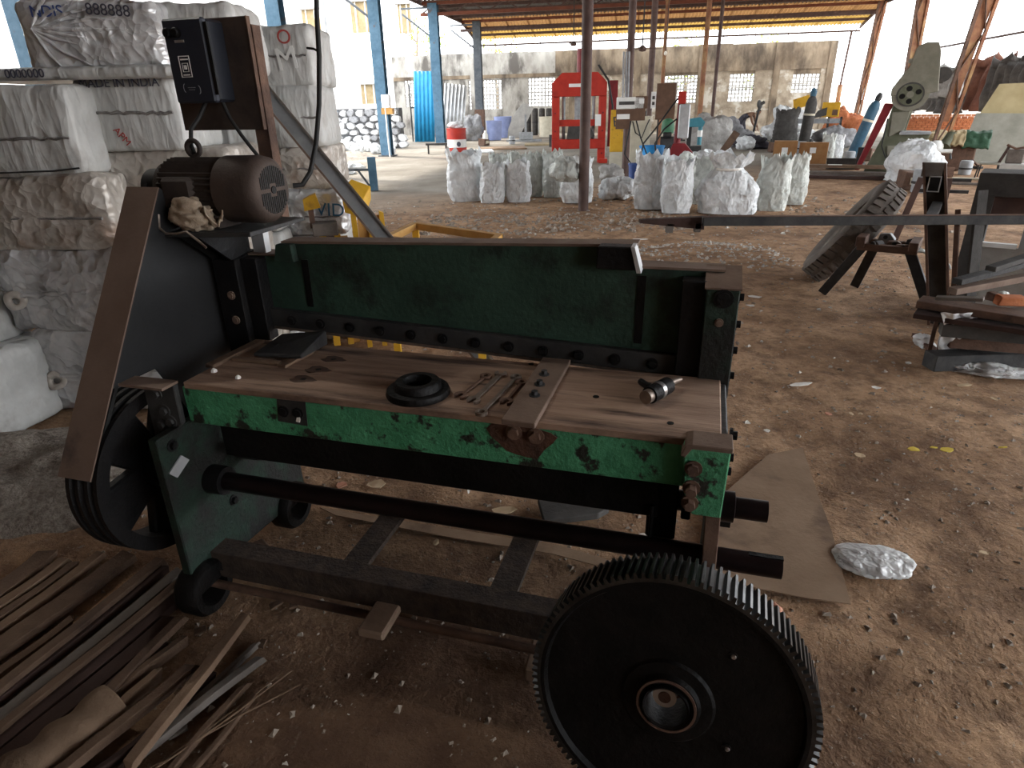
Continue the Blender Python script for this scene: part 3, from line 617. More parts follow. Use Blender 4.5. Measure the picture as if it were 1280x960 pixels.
# belt guard
P0, P1 = (.24, 1.34), (-.262, .572)
m = MB(); m.box8([(-.27, P1[0], P1[1]), (-.148, P1[0], P1[1]), (-.148, P1[0]+.004, P1[1]-.003), (-.27, P1[0]+.004, P1[1]-.003), (-.27, P0[0], P0[1]), (-.148, P0[0], P0[1]), (-.148, P0[0]+.004, P0[1]-.003), (-.27, P0[0]+.004, P0[1]-.003)])
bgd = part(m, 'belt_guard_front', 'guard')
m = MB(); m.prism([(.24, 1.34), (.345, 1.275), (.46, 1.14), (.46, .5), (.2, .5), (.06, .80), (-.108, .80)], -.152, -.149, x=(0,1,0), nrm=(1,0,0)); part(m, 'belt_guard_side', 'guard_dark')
m = MB(); m.cyl((-.23, -.125, .77), (-.23, -.13, .772), .004, n=8); part(m, 'rivet', 'black_iron', bgd)
# flywheel: grooved rim, web with holes, hub
FC = (.03, .46)
m = MB(); m.lathe([(.24, -.06), (.285, -.06), (.285, -.045), (.27, -.035), (.285, -.025), (.285, -.012), (.27, 0), (.285, .012), (.285, .025), (.27, .035), (.285, .045), (.285, .06), (.24, .06)], (-.215, *FC), (1, 0, 0), 56, closed=True); fw = part(m, 'flywheel', 'black_iron', smooth=35)
m = MB(); m.lathe([(.03, -.055), (.075, -.055), (.075, .055), (.03, .055)], (-.215, *FC), (1, 0, 0), 24, closed=True); part(m, 'hub', 'black_iron', fw, smooth=40)
for k in range(5):
    a = 2*PI*k/5+.95; d = V3((0, math.cos(a), math.sin(a))); t_ = V3((0, -math.sin(a), math.cos(a))); o = V3((-.215, *FC)); x = V3((.018, 0, 0))
    m = MB(); m.box8([o+d*.06-t_*.06-x, o+d*.06+t_*.06-x, o+d*.06+t_*.06+x, o+d*.06-t_*.06+x, o+d*.25-t_*.10-x, o+d*.25+t_*.10-x, o+d*.25+t_*.10+x, o+d*.25-t_*.10+x]); part(m, 'spoke', 'black_iron', fw, bevel=.006)
m = MB()
for s in (-.035, 0, .035):   # V belts
    pr = []
    c0 = V3((-.215+s, *FC)); c1_ = V3((-.215+s, .36, 1.318)); d = (c1_-c0).normalized(); nrm = V3((0, -d.z, d.y))
    for sg in (-1, 1): m.bar(c0+nrm*sg*.275, c1_+nrm*sg*.062, .012, .012, (1, 0, 0))
part(m, 'drive_belts', 'rubber')
# motor
MVc, MZc, MR_ = .36, 1.322, .098
m = MB(); n = 72; prof = []
vs = []
for k, u in enumerate((-.185, -.18, .045, .05)):
    for i in range(n):
        a = 2*PI*i/n; r = MR_*(.86 if k in (0, 3) else (1.0 if i % 2 else .9)); vs.append((u, MVc+math.cos(a)*r, MZc+math.sin(a)*r))
m.add(vs, [(k*n+i, k*n+(i+1) % n, (k+1)*n+(i+1) % n, (k+1)*n+i) for k in range(3) for i in range(n)]+[tuple(range(n)), tuple(range(3*n, 4*n))])
mo = part(m, 'motor', 'motor'); tag(mo, 'dusty brown finned electric motor')
m = MB(); m.lathe([(.03, -.225), (.06, -.222), (.084, -.205), (.092, -.18)], (0, MVc, MZc), (1, 0, 0), 32); part(m, 'end_shield', 'motor', mo, smooth=40)
m = MB(); m.lathe([(.103, .03), (.104, .14), (.099, .165), (.086, .178), (.076, .182), (0, .182)], (0, MVc, MZc), (1, 0, 0), 40); fc = part(m, 'fan_cover', 'motor_cover', mo, smooth=40)
m = MB()
for i in range(-6, 7):      # slots of the grille: vertical bars cut in two rows
    y = i*.0098; hmax = math.sqrt(max(0, 0.073**2-y*y))
    for s in (-1, 1):
        lo = .006 if abs(i) > 1 else .02
        if hmax-lo > .01: m.b(.1812, .1838, MVc+y-.003, MVc+y+.003, MZc+min(s*lo, s*hmax), MZc+max(s*lo, s*hmax))
part(m, 'grille_slots', 'grease', fc)
m = MB(); m.cyl((.18, MVc, MZc), (.185, MVc, MZc), .012, n=16); part(m, 'centre_hole', 'grease', fc)
m = MB(); m.lathe([(.02, -.275), (.062, -.275), (.062, -.225), (.02, -.225)], (0, MVc, MZc), (1, 0, 0), 28, closed=True); part(m, 'motor_pulley', 'rubber', mo, smooth=40)
m = MB(); m.cyl((-.29, MVc, MZc), (-.2, MVc, MZc), .016, n=12); part(m, 'motor_shaft', 'tool_steel', mo)
m = MB(); m.b(-.16, -.04, MVc-.105, MVc-.05, MZc-.055, MZc+.045); part(m, 'terminal_box', 'motor', mo, bevel=.012)
m = MB(); m.lathe([(.024+.008*math.cos(a), .008*math.sin(a)) for a in [2*PI*i/8 for i in range(8)]], (-.09, MVc, MZc+MR_+.026), (0, 1, 0), 20, closed=True); part(m, 'lifting_eye', 'motor', mo, smooth=60)
for u0 in (-.15, .01):
    m = MB(); m.b(u0-.02, u0+.02, MVc-.09, MVc+.09, 1.21, 1.25); part(m, 'motor_foot', 'motor', mo, bevel=.004)
# motor platform
m = MB(); m.box8([(-.22, .22, 1.185), (.16, .24, 1.195), (.17, .52, 1.20), (-.22, .52, 1.20), (-.22, .22, 1.20), (.16, .24, 1.21), (.17, .52, 1.212), (-.22, .52, 1.212)]); mp_ = part(m, 'motor_plate', 'dark_metal', bevel=.002)
m = MB(); m.prism([(.24, 1.19), (.48, 1.19), (.48, 1.05), (.42, 1.05)], -.12, -.11, x=(0,1,0), nrm=(1,0,0)); m.prism([(.24, 1.19), (.48, 1.19), (.48, 1.05), (.42, 1.05)], -.05, -.04, x=(0,1,0), nrm=(1,0,0)); part(m, 'plate_bracket', 'black_iron')
m = MB(); m.b(-.02, .03, .47, .50, 1.08, 1.19); part(m, 'plate_strut', 'galv'); m = MB(); m.b(-.105, -.05, .46, .49, 1.08, 1.185); part(m, 'plate_strut', 'dark_metal')
# switch board on its post
m = MB(); m.b(.035, .085, .517, .522, 1.2, 1.80); m.b(.08, .085, .517, .56, 1.2, 1.80); part(m, 'board_post', 'rust_steel')
m = MB(); m.b(-.235, .078, .503, .515, 1.495, 1.822); bd = part(m, 'switch_board', 'board', bevel=.002)
m = MB(); m.b(.078, .082, .500, .518, 1.495, 1.822); part(m, 'rusty_edge', 'rust_steel', bd)
m = MB(); m.b(-.15, -.005, .425, .503, 1.580, 1.812); st = part(m, 'starter_box', 'starter', bevel=.008); tag(st, 'black motor starter box with two round buttons')
m = MB(); m.b(-.152, -.003, .400, .424, 1.578, 1.814); part(m, 'lid', 'starter_lid', st, bevel=.006)
for u in (-.128, -.098):
    m = MB(); m.lathe([(.014, 0), (.014, .012), (.010, .016), (0, .016)], (u, .400, 1.775), (0, -1, 0), 18); part(m, 'push_button', 'black_iron', st, smooth=40)
m = MB(); m.b(-.112, -.078, .3975, .400, 1.748, 1.755); part(m, 'button_plate', 'bright_steel', st)
def rect_outline(m, x0, x1, z0, z1, y, w=.0022):
    for q in ((x0, x1, z0, z0+w), (x0, x1, z1-w, z1), (x0, x0+w, z0, z1), (x1-w, x1, z0, z1)): m.b(q[0], q[1], y-.0008, y+.0005, q[2], q[3])
m = MB(); rect_outline(m, -.112, -.072, 1.652, 1.712, .3995); rect_outline(m, -.103, -.081, 1.667, 1.692, .3995, .0015); m.b(-.106, -.078, .3985, .4, 1.700, 1.704); m.b(-.104, -.080, .3985, .4, 1.657, 1.6605); part(m, 'printed_label', 'white_label', st)
m = MB(); m.b(-.097, -.087, .3985, .4, 1.674, 1.686); part(m, 'printed_square', 'white_label', st)
m = MB()
for i in range(8): a = PI/2+PI*i/7; a2 = PI/2+PI*(i+1)/7
m.tube([(-.108+.006*math.cos(PI/2+PI*i/6), .3992, 1.622+.012*math.sin(PI/2+PI*i/6)) for i in range(7)], .0008, 4); m.tube([(-.058-.006*math.cos(PI/2+PI*i/6), .3992, 1.616+.012*math.sin(PI/2+PI*i/6)) for i in range(7)], .0008, 4)
m.b(-.098, -.070, .3986, .4, 1.622, 1.6235); m.b(-.096, -.074, .3986, .4, 1.616, 1.6175); part(m, 'embossed_mark', 'grey_metal', st)
m = MB(); m.b(.0, .012, .40, .404, 1.6, 1.8); part(m, 'hinge', 'black_iron', st)
m = MB(); m.tube([(-.09, .46, 1.585), (-.10, .43, 1.54), (-.12, .40, 1.50), (-.105, .37, 1.455), (-.09, .36, 1.43)], .007, 8); part(m, 'motor_cable', 'rubber', smooth=60)
m = MB(); m.tube([(-.03, .46, 1.585), (-.01, .46, 1.53), (.03, .45, 1.48), (.06, .45, 1.44), (.085, .46, 1.40)], .006, 8); part(m, 'motor_cable', 'rubber', smooth=60)
# stop bar clamped on the table
m = MB(); m.box8([(1.046, -.05, TZ), (1.136, -.055, TZ), (1.136, .40, TZ), (1.046, .40, TZ), (1.046, -.05, TZ+.016), (1.136, -.055, TZ+.016), (1.136, .40, TZ+.016), (1.046, .40, TZ+.016)]); sb = part(m, 'stop_bar', 'dust_steel', bevel=.002); tag(sb, 'flat dusty steel bar bolted across the table')
for v in (.26, .185, .11): bolt(sb, (1.10-v*.06, v, TZ+.016), (0, 0, 1), .010, .014, 'dark_metal')
# ------------------------------------------------------------------ things lying on the table and platform
def on_table(name, label, cat, u, v, z=TZ, rz=0, group=None): return thing(name, label, cat, mworld(u, v, z), MROT+rz, group)
q = mz(523, 492, TZ); t = on_table('flange_ring', 'black greasy stepped flange ring resting on the table', 'ring', q.x, q.y)
m = MB(); m.lathe([(.042, 0), (.090, 0), (.092, .006), (.088, .018), (.068, .02), (.066, .036), (.06, .042), (.042, .042), (.038, .02)], n=40, closed=True); m.build('ring', MT['grease'], t, smooth=40)
def spanner(name, label, p0, p1, ring0, ring1, w=.013, mt='tool_steel', dz=0):
    a = mz(*p0, TZ); b_ = mz(*p1, TZ); L_ = (b_-a).length; t = on_table(name, label, 'spanner', a.x, a.y, TZ+dz, math.atan2(b_.y-a.y, b_.x-a.x), 'spanners beside the stop bar')
    m = MB(); m.b(.012, L_-.012, -w/2, w/2, .001, .007); m.build('shank', MT[mt], t, bevel=.0015)
    for x, ring, sg in ((0, ring0, -1), (L_, ring1, 1)):
        m = MB()
        if ring: m.lathe([(.009, 0), (.017, 0), (.017, .009), (.009, .009)], (x, 0, 0), n=20, closed=True)
        else:
            n = 16; out = []; 
            for i in range(n+1): an = R(38)+(2*PI-R(76))*i/n+.25; out.append((x+sg*.019*math.cos(an), .019*math.sin(an)))
            inn = []
            for i in range(9): an = R(58)+(2*PI-R(116))*(8-i)/8+.25; inn.append((x+sg*(.003+.009*math.cos(an)), .009*math.sin(an)))
            m.prism(out+inn, 0, .009, y=(0, 1, 0), nrm=(0, 0, 1))
        m.build('ring_end' if ring else 'open_jaw', MT[mt], t)
spanner('combination_spanner', 'short dark spanner closest to the flange ring', (576, 496), (607, 472), False, True, .010, 'rust_steel')
spanner('open_ended_spanner', 'broad double open ended spanner lying between two dark ones', (592, 502), (626, 469), False, False, .017)
spanner('long_ring_spanner', 'long spanner whose bright ring end hangs over the table edge', (602, 519), (645, 474), True, True, .012, 'tool_steel', .003)
spanner('small_spanner', 'small spanner lying against the stop bar', (633, 504), (652, 480), False, True, .010, 'rust_steel')
q = mz(825, 497, TZ); t = on_table('air_tool', 'small black grease gun like hand tool lying at the table end', 'tool', q.x, q.y, TZ, R(62))
m = MB(); m.cyl((-.055, 0, .026), (.035, 0, .026), .024, n=20); m.build('tool_body', MT['black_iron'], t, smooth=40)
m = MB(); m.cyl((-.075, 0, .026), (-.055, 0, .026), .019, n=16); m.build('rear_cap', MT['tool_steel'], t, smooth=40)
m = MB(); m.cyl((-.02, 0, .026), (-.005, 0, .026), .0255, n=20); m.build('metal_band', MT['bright_steel'], t, smooth=40)
m = MB(); m.tube([(.035, 0, .026), (.06, 0, .028), (.09, -.01, .03)], [.014, .010, .006], 10); m.build('nozzle', MT['tool_steel'], t, smooth=40)
m = MB(); m.tube([(.01, .02, .022), (.02, .06, .014), (.04, .09, .010)], .010, 8); m.build('handle', MT['black_iron'], t, smooth=40)
# strips and plate on the left of the table
def flat(name, label, cat, p0, p1, w, th, mt, z=TZ, group=None):
    a = mz(*p0, z); b_ = mz(*p1, z); L_ = (b_-a).length; t = on_table(name, label, cat, a.x, a.y, z, math.atan2(b_.y-a.y, b_.x-a.x), group)
    m = MB(); m.b(0, L_, -w/2, w/2, 0, th); o = m.build('strip', MT[mt], t, bevel=.002); return t
flat('wooden_strip', 'long wooden strip lying at the left end of the table', 'strip', (262, 460), (326, 428), .034, .012, 'wood')
flat('wooden_strip', 'thin wooden strip along the front of the black plate', 'strip', (292, 450), (350, 456), .024, .010, 'wood_pale')
flat('wooden_strip', 'short wooden strip angled under the corner of the black plate', 'strip', (352, 460), (388, 441), .034, .010, 'wood_pale')
a = mz(318, 450, TZ); t = on_table('black_plate', 'tilted black steel plate lying among the wooden strips', 'plate', a.x, a.y, TZ+.012, R(4))
m = MB(); m.box8([(0, 0, 0), (.17, .005, .0), (.19, .15, 0), (.02, .15, 0), (0, 0, .012), (.17, .005, .014), (.19, .15, .05), (.02, .15, .03)]); m.build('plate', MT['dark_metal'], t, bevel=.003)
m = MB(); m.cyl((.05, .06, .015), (.05, .06, .027), .01, n=8); m.build('bolt', MT['black_iron'], t)
for px, py, s, lb in ((268, 466, .010, 'pale plaster crumb at the table corner by the wooden strip'), (298, 474, .009, 'round pale crumb on the front lip of the table')):
    q = mz(px, py, TZ); t = on_table('plaster_crumb', lb, 'crumb', q.x, q.y); m = MB(); m.lathe([(0, 0), (s, s*.3), (s*.9, s), (s*.3, s*1.5), (0, s*1.5)], n=7); m.build('lump', MT['paper'], t)
# rag on the motor plate
t = thing('crumpled_rag', 'crumpled tan cloth rag tucked under the motor', 'rag', mworld(-.06, .255, 1.203), MROT)
m = MB()
def ragf(u, v):
    a = 2*PI*u; ph = PI*(v-.5); c = math.cos(ph); p = V3((math.cos(a)*c, math.sin(a)*c, math.sin(ph))); k = 1+.45*nz(p, 2.0, 4)+.25*nz(p, 4.5, 6)
    return (p.x*.075*k, p.y*.04*k, .052+p.z*.048*k)
m.grid(ragf, 40, 26, True); m.build('cloth', MT['rag'], t, smooth=180)
m = MB()
def ragf2(u, v): return (.05+u*.06, -.02+v*.05+.01*math.sin(u*9), .045+.04*math.sin(u*5+v*3)*.6+.02*nz((u*3, v*3, 0), 1.5, 2))
m.grid(ragf2, 14, 10); o = m.build('loose_fold', MT['rag'], t, smooth=180); md = o.modifiers.new('th', 'SOLIDIFY'); md.thickness = .004
t = thing('bent_wire', 'bent grey wire loop hanging in front of the rag', 'wire', mworld(-.15, .22, 1.21), MROT)
m = MB(); m.tube([(0, 0, .05), (.0, -.01, .01), (.03, -.02, -.005), (.08, -.03, -.003), (.12, -.03, .004), (.16, -.035, -.02), (.19, -.04, -.04)], .004, 6); m.build('wire', MT['tool_steel'], t, smooth=60)
# cable hanging from the roof to the motor
t = thing('hanging_cable', 'black power cable hanging from the roof down to the motor', 'cable', AY(398, 0, 2.45))
pts = [AY(x, y, Y) for x, y, Y in ((366, 232, 2.32), (378, 231, 2.33), (388, 215, 2.36), (395, 180, 2.4), (399, 130, 2.45), (399, 70, 2.45), (396, 20, 2.45), (395, -60, 2.45))]
pts.append(V3((pts[-1].x-.02, pts[-1].y+.05, ZR)))
o0 = AY(398, 0, 2.45); m = MB(); m.tube([p-o0 for p in pts], .0085, 8); m.build('cable', MT['rubber'], t, smooth=60)
m = MB(); m.tube([AY(399, 65, 2.45)-o0, AY(392, 61, 2.47)-o0, AY(384, 60, 2.5)-o0], .004, 6); m.build('wire_tail', MT['rubber'], t, smooth=60)

# ------------------------------------------------------------------ big gear leaning on the machine
gr = .315; gt = .098; lean = R(10); gd = V3((-.36, -.93, 0)).normalized()
gn = (gd*math.cos(lean)+V3((0, 0, math.sin(lean)))).normalized()
gc = G(833, 880, gr*math.cos(lean)+.015)
GE = thing('gear_wheel', 'large black toothed gear wheel leaning against the shear on the ground', 'gear', (gc.x, gc.y, 0))
o = V3((0, 0, gc.z)); gx = V3((0, 0, 1)).cross(gn).normalized(); gy = gn.cross(gx)
NT = 112; m = MB()
def ringpts(h, prof):
    vs = []
    for i in range(NT):
        for fr, rr in prof:
            a = 2*PI*(i+fr)/NT; vs.append(o+gn*h+(gx*math.cos(a)+gy*math.sin(a))*rr)
    return vs
prof = [(0, gr-.013), (.26, gr-.013), (.40, gr), (.72, gr), (.86, gr-.013)]
n = NT*5; A = ringpts(0, prof); Bv = ringpts(-gt, prof); In = [o+gn*h+(gx*math.cos(2*PI*i/n)+gy*math.sin(2*PI*i/n))*r_ for h, r_ in ((0, gr-.022), (-gt, gr-.022)) for i in range(n)]
m.add(A+Bv+In, [(i, (i+1) % n, n+(i+1) % n, n+i) for i in range(n)]+[(i, 2*n+i, 2*n+(i+1) % n, (i+1) % n) for i in range(n)]+[(n+i, n+(i+1) % n, 3*n+(i+1) % n, 3*n+i) for i in range(n)]+[(2*n+i, 3*n+i, 3*n+(i+1) % n, 2*n+(i+1) % n) for i in range(n)])
m.build('toothed_rim', MT['gear_tooth'], GE)
m = MB(); m.lathe([(.050, -.012), (gr-.021, -.012), (gr-.021, -gt+.012), (.050, -gt+.012)], o, gn, 64, closed=True); m.build('web_disc', MT['grease'], GE, smooth=30)
m = MB(); m.lathe([(gr-.021, -.013), (gr-.021, .0005), (gr-.030, .0005), (gr-.036, -.013)], o, gn, 64, closed=True); m.build('rim_face', MT['grease'], GE, smooth=30)
m = MB(); m.lathe([(.050, -.013), (.105, -.013), (.098, -.006), (.074, -.003), (.068, .006), (.058, .008), (.050, .004)], o, gn, 48, closed=True); m.build('hub_boss', MT['grease'], GE, smooth=30)
m = MB(); m.lathe([(.060, .0065), (.0655, .0065), (.0655, .0096), (.060, .0096)], o, gn, 48, closed=True); m.build('hub_lip', MT['rust_steel'], GE, smooth=30)
m = MB(); m.lathe([(.050, -.05), (.0505, .015), (.046, .013), (.046, -.05)], o, gn, 32, closed=True); m.build('bore_bush', MT['black_iron'], GE, smooth=30)
m = MB(); k0 = o-gn*.04; m.cyl(k0-gx*.006+gy*.012, k0+gn*.035-gx*.006+gy*.012, .026, n=20); m.build('shaft_stub', MT['bright_steel'], GE, smooth=30)
m = MB(); m.cyl(k0-gx*.006+gy*.012, k0+gn*.037-gx*.006+gy*.012, .014, n=14); m.build('stub_centre', MT['rust'], GE, smooth=30)
for px, py in ((916, 820), (908, 935)):
    d = ray(px, py); hit = CC+d*(((gc+gn*-.012)-CC).dot(gn)/d.dot(gn))-V3((gc.x, gc.y, 0))
    m = MB(); m.cyl(hit-gn*.004, hit+gn*.003, .010, n=16); m.build('bolt_hole', MT['black_iron'], GE)
    m = MB(); m.cyl(hit+gn*.001+gx*.002, hit+gn*.006+gx*.002, .007, .004, n=10); m.build('hole_light', MT['bright_steel'], GE)  # bright disc in place of lit ground showing through the hole
p = G(893, 741, gr*1.76); t = thing('straw_tuft', 'tangle of pale fibres caught on the gear teeth', 'fibre', AY(895, 742, 1.235)); rn = random.Random(5)
m = MB()
for k in range(16):
    a = V3((rn.uniform(-.03, .03), rn.uniform(-.012, .012), rn.uniform(-.008, .008))); b_ = a+V3((rn.uniform(-.03, .03), rn.uniform(-.012, .012), rn.uniform(-.008, .006))); m.tube([a, (a+b_)/2+V3((0, 0, rn.uniform(0, .012))), b_], .0013, 4)
m.build('fibres', MT['paper'], t)

# ================================================================== BALES
def cube_grid(n):
    vs = []; fs = []; idx = {}
    def vid(p):
        k = tuple(round(c, 5) for c in p)
        if k not in idx: idx[k] = len(vs); vs.append(k)
        return idx[k]
    for ax in range(3):
        for s in (-1, 1):
            for i in range(n):
                for j in range(n):
                    q = []
                    for a, b_ in ((i, j), (i+1, j), (i+1, j+1), (i, j+1)):
                        p = [0, 0, 0]; p[ax] = s; p[(ax+1) % 3] = -1+2*a/n; p[(ax+2) % 3] = -1+2*b_/n; q.append(vid(p))
                    fs.append(tuple(q))
    return vs, fs
CGV, CGF = cube_grid(22)
def soft_box(w, d, h, r, amp, seed, crease=0.6, sag=.0):
    vs = []
    for p in CGV:
        q = V3((p[0]*w/2, p[1]*d/2, p[2]*h/2)); rr = min(r, w/2.2, d/2.2, h/2.2)
        c = V3((max(-w/2+rr, min(w/2-rr, q.x)), max(-d/2+rr, min(d/2-rr, q.y)), max(-h/2+rr, min(h/2-rr, q.z))))
        dn = (q-c); nrm = dn.normalized() if dn.length > 1e-6 else V3(p).normalized()
        b = c+nrm*rr if dn.length > 1e-6 else q
        k = nz(b, 3.0, seed); k2 = 1-abs(nz(b, 6.0, seed+2))*2.2; k3 = 1-abs(nz((b.x*1.4, b.y*1.4, b.z*3), 9, seed+5))*2.2
        puff = (1-(p[0]**2))*(1-(p[2]**2))*.6+.2 if abs(p[1]) > .99 else .2
        b = b+nrm*amp*(k*.8+crease*k2*.5+crease*.35*k3+puff)
        vs.append((b.x, b.y, max(0.0, b.z+h/2)))
    return vs
def bale(label, x0, x1, yf, dep, z0, z1, mt, seed, rz=0, strap=True, knot=None, group='bales in the stack', amp=.03, vstrap=False):
    w = x1-x0; h = z1-z0
    t = thing('wrapped_bale', label, 'bale', ((x0+x1)/2, yf+dep/2, z0), R(rz), group)
    m = MB(); m.add(soft_box(w, dep, h, .035, amp, seed), CGF); m.build('wrapping', MT[mt], t, smooth=180)
    rn = random.Random(seed)
    if strap:
        zz = h*rn.uniform(.42, .58); pts = []
        for i in range(25):
            s = -1+2*i/24; pts.append((s*(w/2-.02), -dep/2-.018-.012*nz((s*3, seed, 0), 2), zz+.012*nz((s*4, seed, 1), 2)-.02*s*rn.uniform(0, .4)))
        m = MB(); m.tube(pts, [.006+.005*abs(nz((i, seed, 3), .9)) for i in range(25)], 6); m.build('seam_ridge', MT['bale_tie' if not knot else mt], t, smooth=60)
    if vstrap:
        for fx in (-.28, .27):
            m = MB(); m.tube([(fx*w+.01*nz((i, seed, 0), .7), -dep/2-.020, h*(.04+.92*i/8)) for i in range(9)], .0045, 5); m.build('binding_cord', MT['black_stain'], t, smooth=60)
    if knot:
        kx = knot*w; zz = h*.42; m = MB()
        m.lathe([(.032+.018*math.cos(a), .018*math.sin(a)) for a in [2*PI*i/10 for i in range(10)]], (kx, -dep/2-.035, zz), (.15, -1, .1), 18, closed=True)
        m.v = [tuple(V3(v)+V3((nz(v, 14, 1), nz(v, 14, 2), nz(v, 14, 3)))*.018) for v in m.v]; m.build('twisted_knot', MT['bale_soiled'], t, smooth=180)
        pts = [(kx+.03+(w/2-kx-.05)*i/14, -dep/2-.028-.01*math.sin(i*1.9), zz+.02+.045*i/14+.008*math.sin(i*2.3)) for i in range(15)]
        m = MB(); m.tube(pts, [.014-.004*(i % 2) for i in range(15)], 7); m.build('twisted_neck', MT[mt], t, smooth=60)
    return t
def stencil(t, name, body, mt, size, pos, rot=0, w=1):
    return text(name, body, MT[mt], t, size, frame(pos, (math.cos(R(rot)), 0, math.sin(R(rot))), (-math.sin(R(rot)), 0, math.cos(R(rot)))), .002)
def fx(px, py, Y): return AY(px, py, Y).x
def fz(px, py, Y): return AY(px, py, Y).z
bale('silver bale on the ground with a twisted knot beside the belt guard', -2.62, -1.90, 3.33, .3, 0, .47, 'bale_silver', 11, -3, True, -.38)
bale('silver bale with a soiled ring knot, second up beside the belt guard', -2.72, -1.95, 3.34, .3, .47, .91, 'bale_silver', 12, -3, True, -.36)
bale('brown soiled silver bale lying under the grey bale with a dark base edge', -3.05, -2.03, 3.36, .25, .91, 1.27, 'bale_soiled', 13, -2, True)
t = bale('smooth grey bale under the topmost silver bale', -2.98, fx(98, 160, 3.38)-.02, 3.38, .24, 1.27, fz(50, 106, 3.38), 'bale', 14, -1, True, amp=.014)
m = MB(); m.tube([(-.44, -.138, .022), (0, -.145, .026), (.30, -.140, .03), (.42, -.128, .04)], .0045, 6); m.build('dark_edge', MT['black_stain'], t)
YS = 3.55
t = bale('shiny silver bale on top with a star of creases', fx(32, 50, YS), fx(200, 50, YS), YS, .5, fz(100, 88, YS), fz(100, 2, YS), 'bale_silver', 15, 1, False, amp=.03)
stencil(t, 'printed_letters', 'NDIS', 'blue_ink', .07, (-.17, -.285, .25)); stencil(t, 'printed_numerals', '888888', 'ink', .07, (.12, -.288, .25), -4)
rn = random.Random(2); m = MB()
for k in range(9):
    a = R(-75+k*18); L_ = rn.uniform(.25, .5); m.tube([(-.27, -.268, .18), (-.27+math.cos(a)*L_*.5, -.285, .18+math.sin(a)*L_*.25), (-.27+math.cos(a)*L_, -.275, .18+math.sin(a)*L_*.42)], [.012, .009, .003], 6)
m.build('crease_star', MT['bale_silver'], t, smooth=60)
t = bale('thin grey bale lying flat under the shiny silver one', fx(-60, 95, YS-.05), fx(222, 95, YS-.05), YS-.06, .5, fz(100, 99, YS-.06), fz(100, 84, YS), 'bale', 16, 0, False, amp=.008)
stencil(t, 'printed_numerals', '0000000', 'ink', .055, (-.18, -.262, .028))
bale('black stained grey bale on the ground at the outer end of the stack', -3.32, -2.62, 2.93, .6, 0, .43, 'bale', 17, -14, True, vstrap=True)
bale('black stained grey bale on top of another at the outer end of the stack', -3.42, -2.76, 2.98, .6, .43, .87, 'bale', 18, -10, True, vstrap=True)
YB2 = 3.62
bale('soiled bale on the ground hidden low behind the belt guard', -2.30, -1.52, YB2+.04, .5, 0, .46, 'bale_soiled', 20); bale('soiled bale second from the ground behind the belt guard', -2.30, -1.52, YB2+.04, .5, .46, .92, 'bale_soiled', 21)
bale('brown soiled bale under the grey one stencilled with letters', -2.30, -1.50, YB2+.02, .5, .92, fz(170, 190, YB2), 'bale_soiled', 23)
t = bale('grey bale stencilled MADE IN INDIA behind the starter box', fx(97, 145, YB2)+.02, fx(226, 145, YB2), YB2-.02, .5, fz(170, 189, YB2), fz(170, 97, YB2), 'bale', 24, 0, True, amp=.012)
stencil(t, 'printed_letters', 'MADE IN INDIA', 'ink', .058, (.0, -.274, .325), 0); stencil(t, 'red_letters', 'APM', 'red_ink', .05, (-.05, -.271, .075), -55)
bale('pale grey bale behind the starter box beside the topmost silver bale', fx(202, 50, 3.7), fx(290, 50, 3.7), 3.7, .5, 1.74, fz(240, 4, 3.7), 'bale', 25, 2, True)
for k, (za, zb, mt, lb) in enumerate(((0, .38, 'bale_soiled', 'soiled bale on the ground behind the yellow trestles'), (.38, .76, 'bale', 'grey bale resting on the lowest one behind the yellow trestles'), (.76, 1.06, 'bale_silver', 'silver bale with a blue printed mark behind the motor'), (1.06, 1.33, 'bale_soiled', 'brown soiled bale behind the grille of the motor'), (1.33, 1.69, 'bale', 'plain grey bale behind the diagonal steel channel'), (1.69, 2.03, 'bale', 'grey bale with red and white print at the top behind the board'))):
    t = bale(lb, -1.78+(.03*k % .07), -1.18+(.05 if k == 2 else .0)-(.015 if k > 3 else 0), 4.45+(.02 if k % 2 else 0), .5, za, zb, mt, 30+k, (-2, 3, 2, -1, 1, -2)[k], True, amp=.02)
    if k == 2: stencil(t, 'printed_mark', 'VID', 'teal_ink', .12, (.22, -.285, .17), -4)
    if k == 5:
        stencil(t, 'printed_mark', 'M', 'white_label', .18, (.15, -.288, .15), 8); stencil(t, 'red_mark', 'O', 'red_ink', .11, (.15, -.285, .27), 0)
for k in range(4): bale(('lowest grey bale', 'second grey bale', 'third grey bale', 'top grey bale')[k]+' in the recessed stack behind the motor', -1.92, -1.46, 4.16, .24, .42*k, .42*k+.41, 'bale', 45+k, 0, True, amp=.012)

# low heap of gravel in front of the bales
def heap(name, label, cx, cy, rx, ry, h, mt, n=26, rough=.4, cat='heap'):
    t = thing(name, label, cat, (cx, cy, 0)); m = MB()
    def f(u, v):
        a = 2*PI*u; r = v; x = math.cos(a)*rx*r; y = math.sin(a)*ry*r; k = max(0, 1-r*r)
        return (x, y, -.03+h*k*(1+rough*nz((x+cx, y+cy, 0), 3.5, 2))+(.35*h*rough*nz((x+cx, y, 1), 11, 4) if r < .97 else 0))
    m.grid(f, n*2, n, True); o = m.build('mound', MT[mt], t, smooth=180); return t
mat('gravel', (.24,.20,.165), (.46,.40,.34), 45, .95, bump=1.0, bscale=55, c3=(.14,.11,.09), s3=8, bdist=.03)
heap('gravel_heap', 'low heap of coarse grey brown sand in front of the bales', -2.28, 2.62, .95, .55, .16, 'gravel', 30, .3)

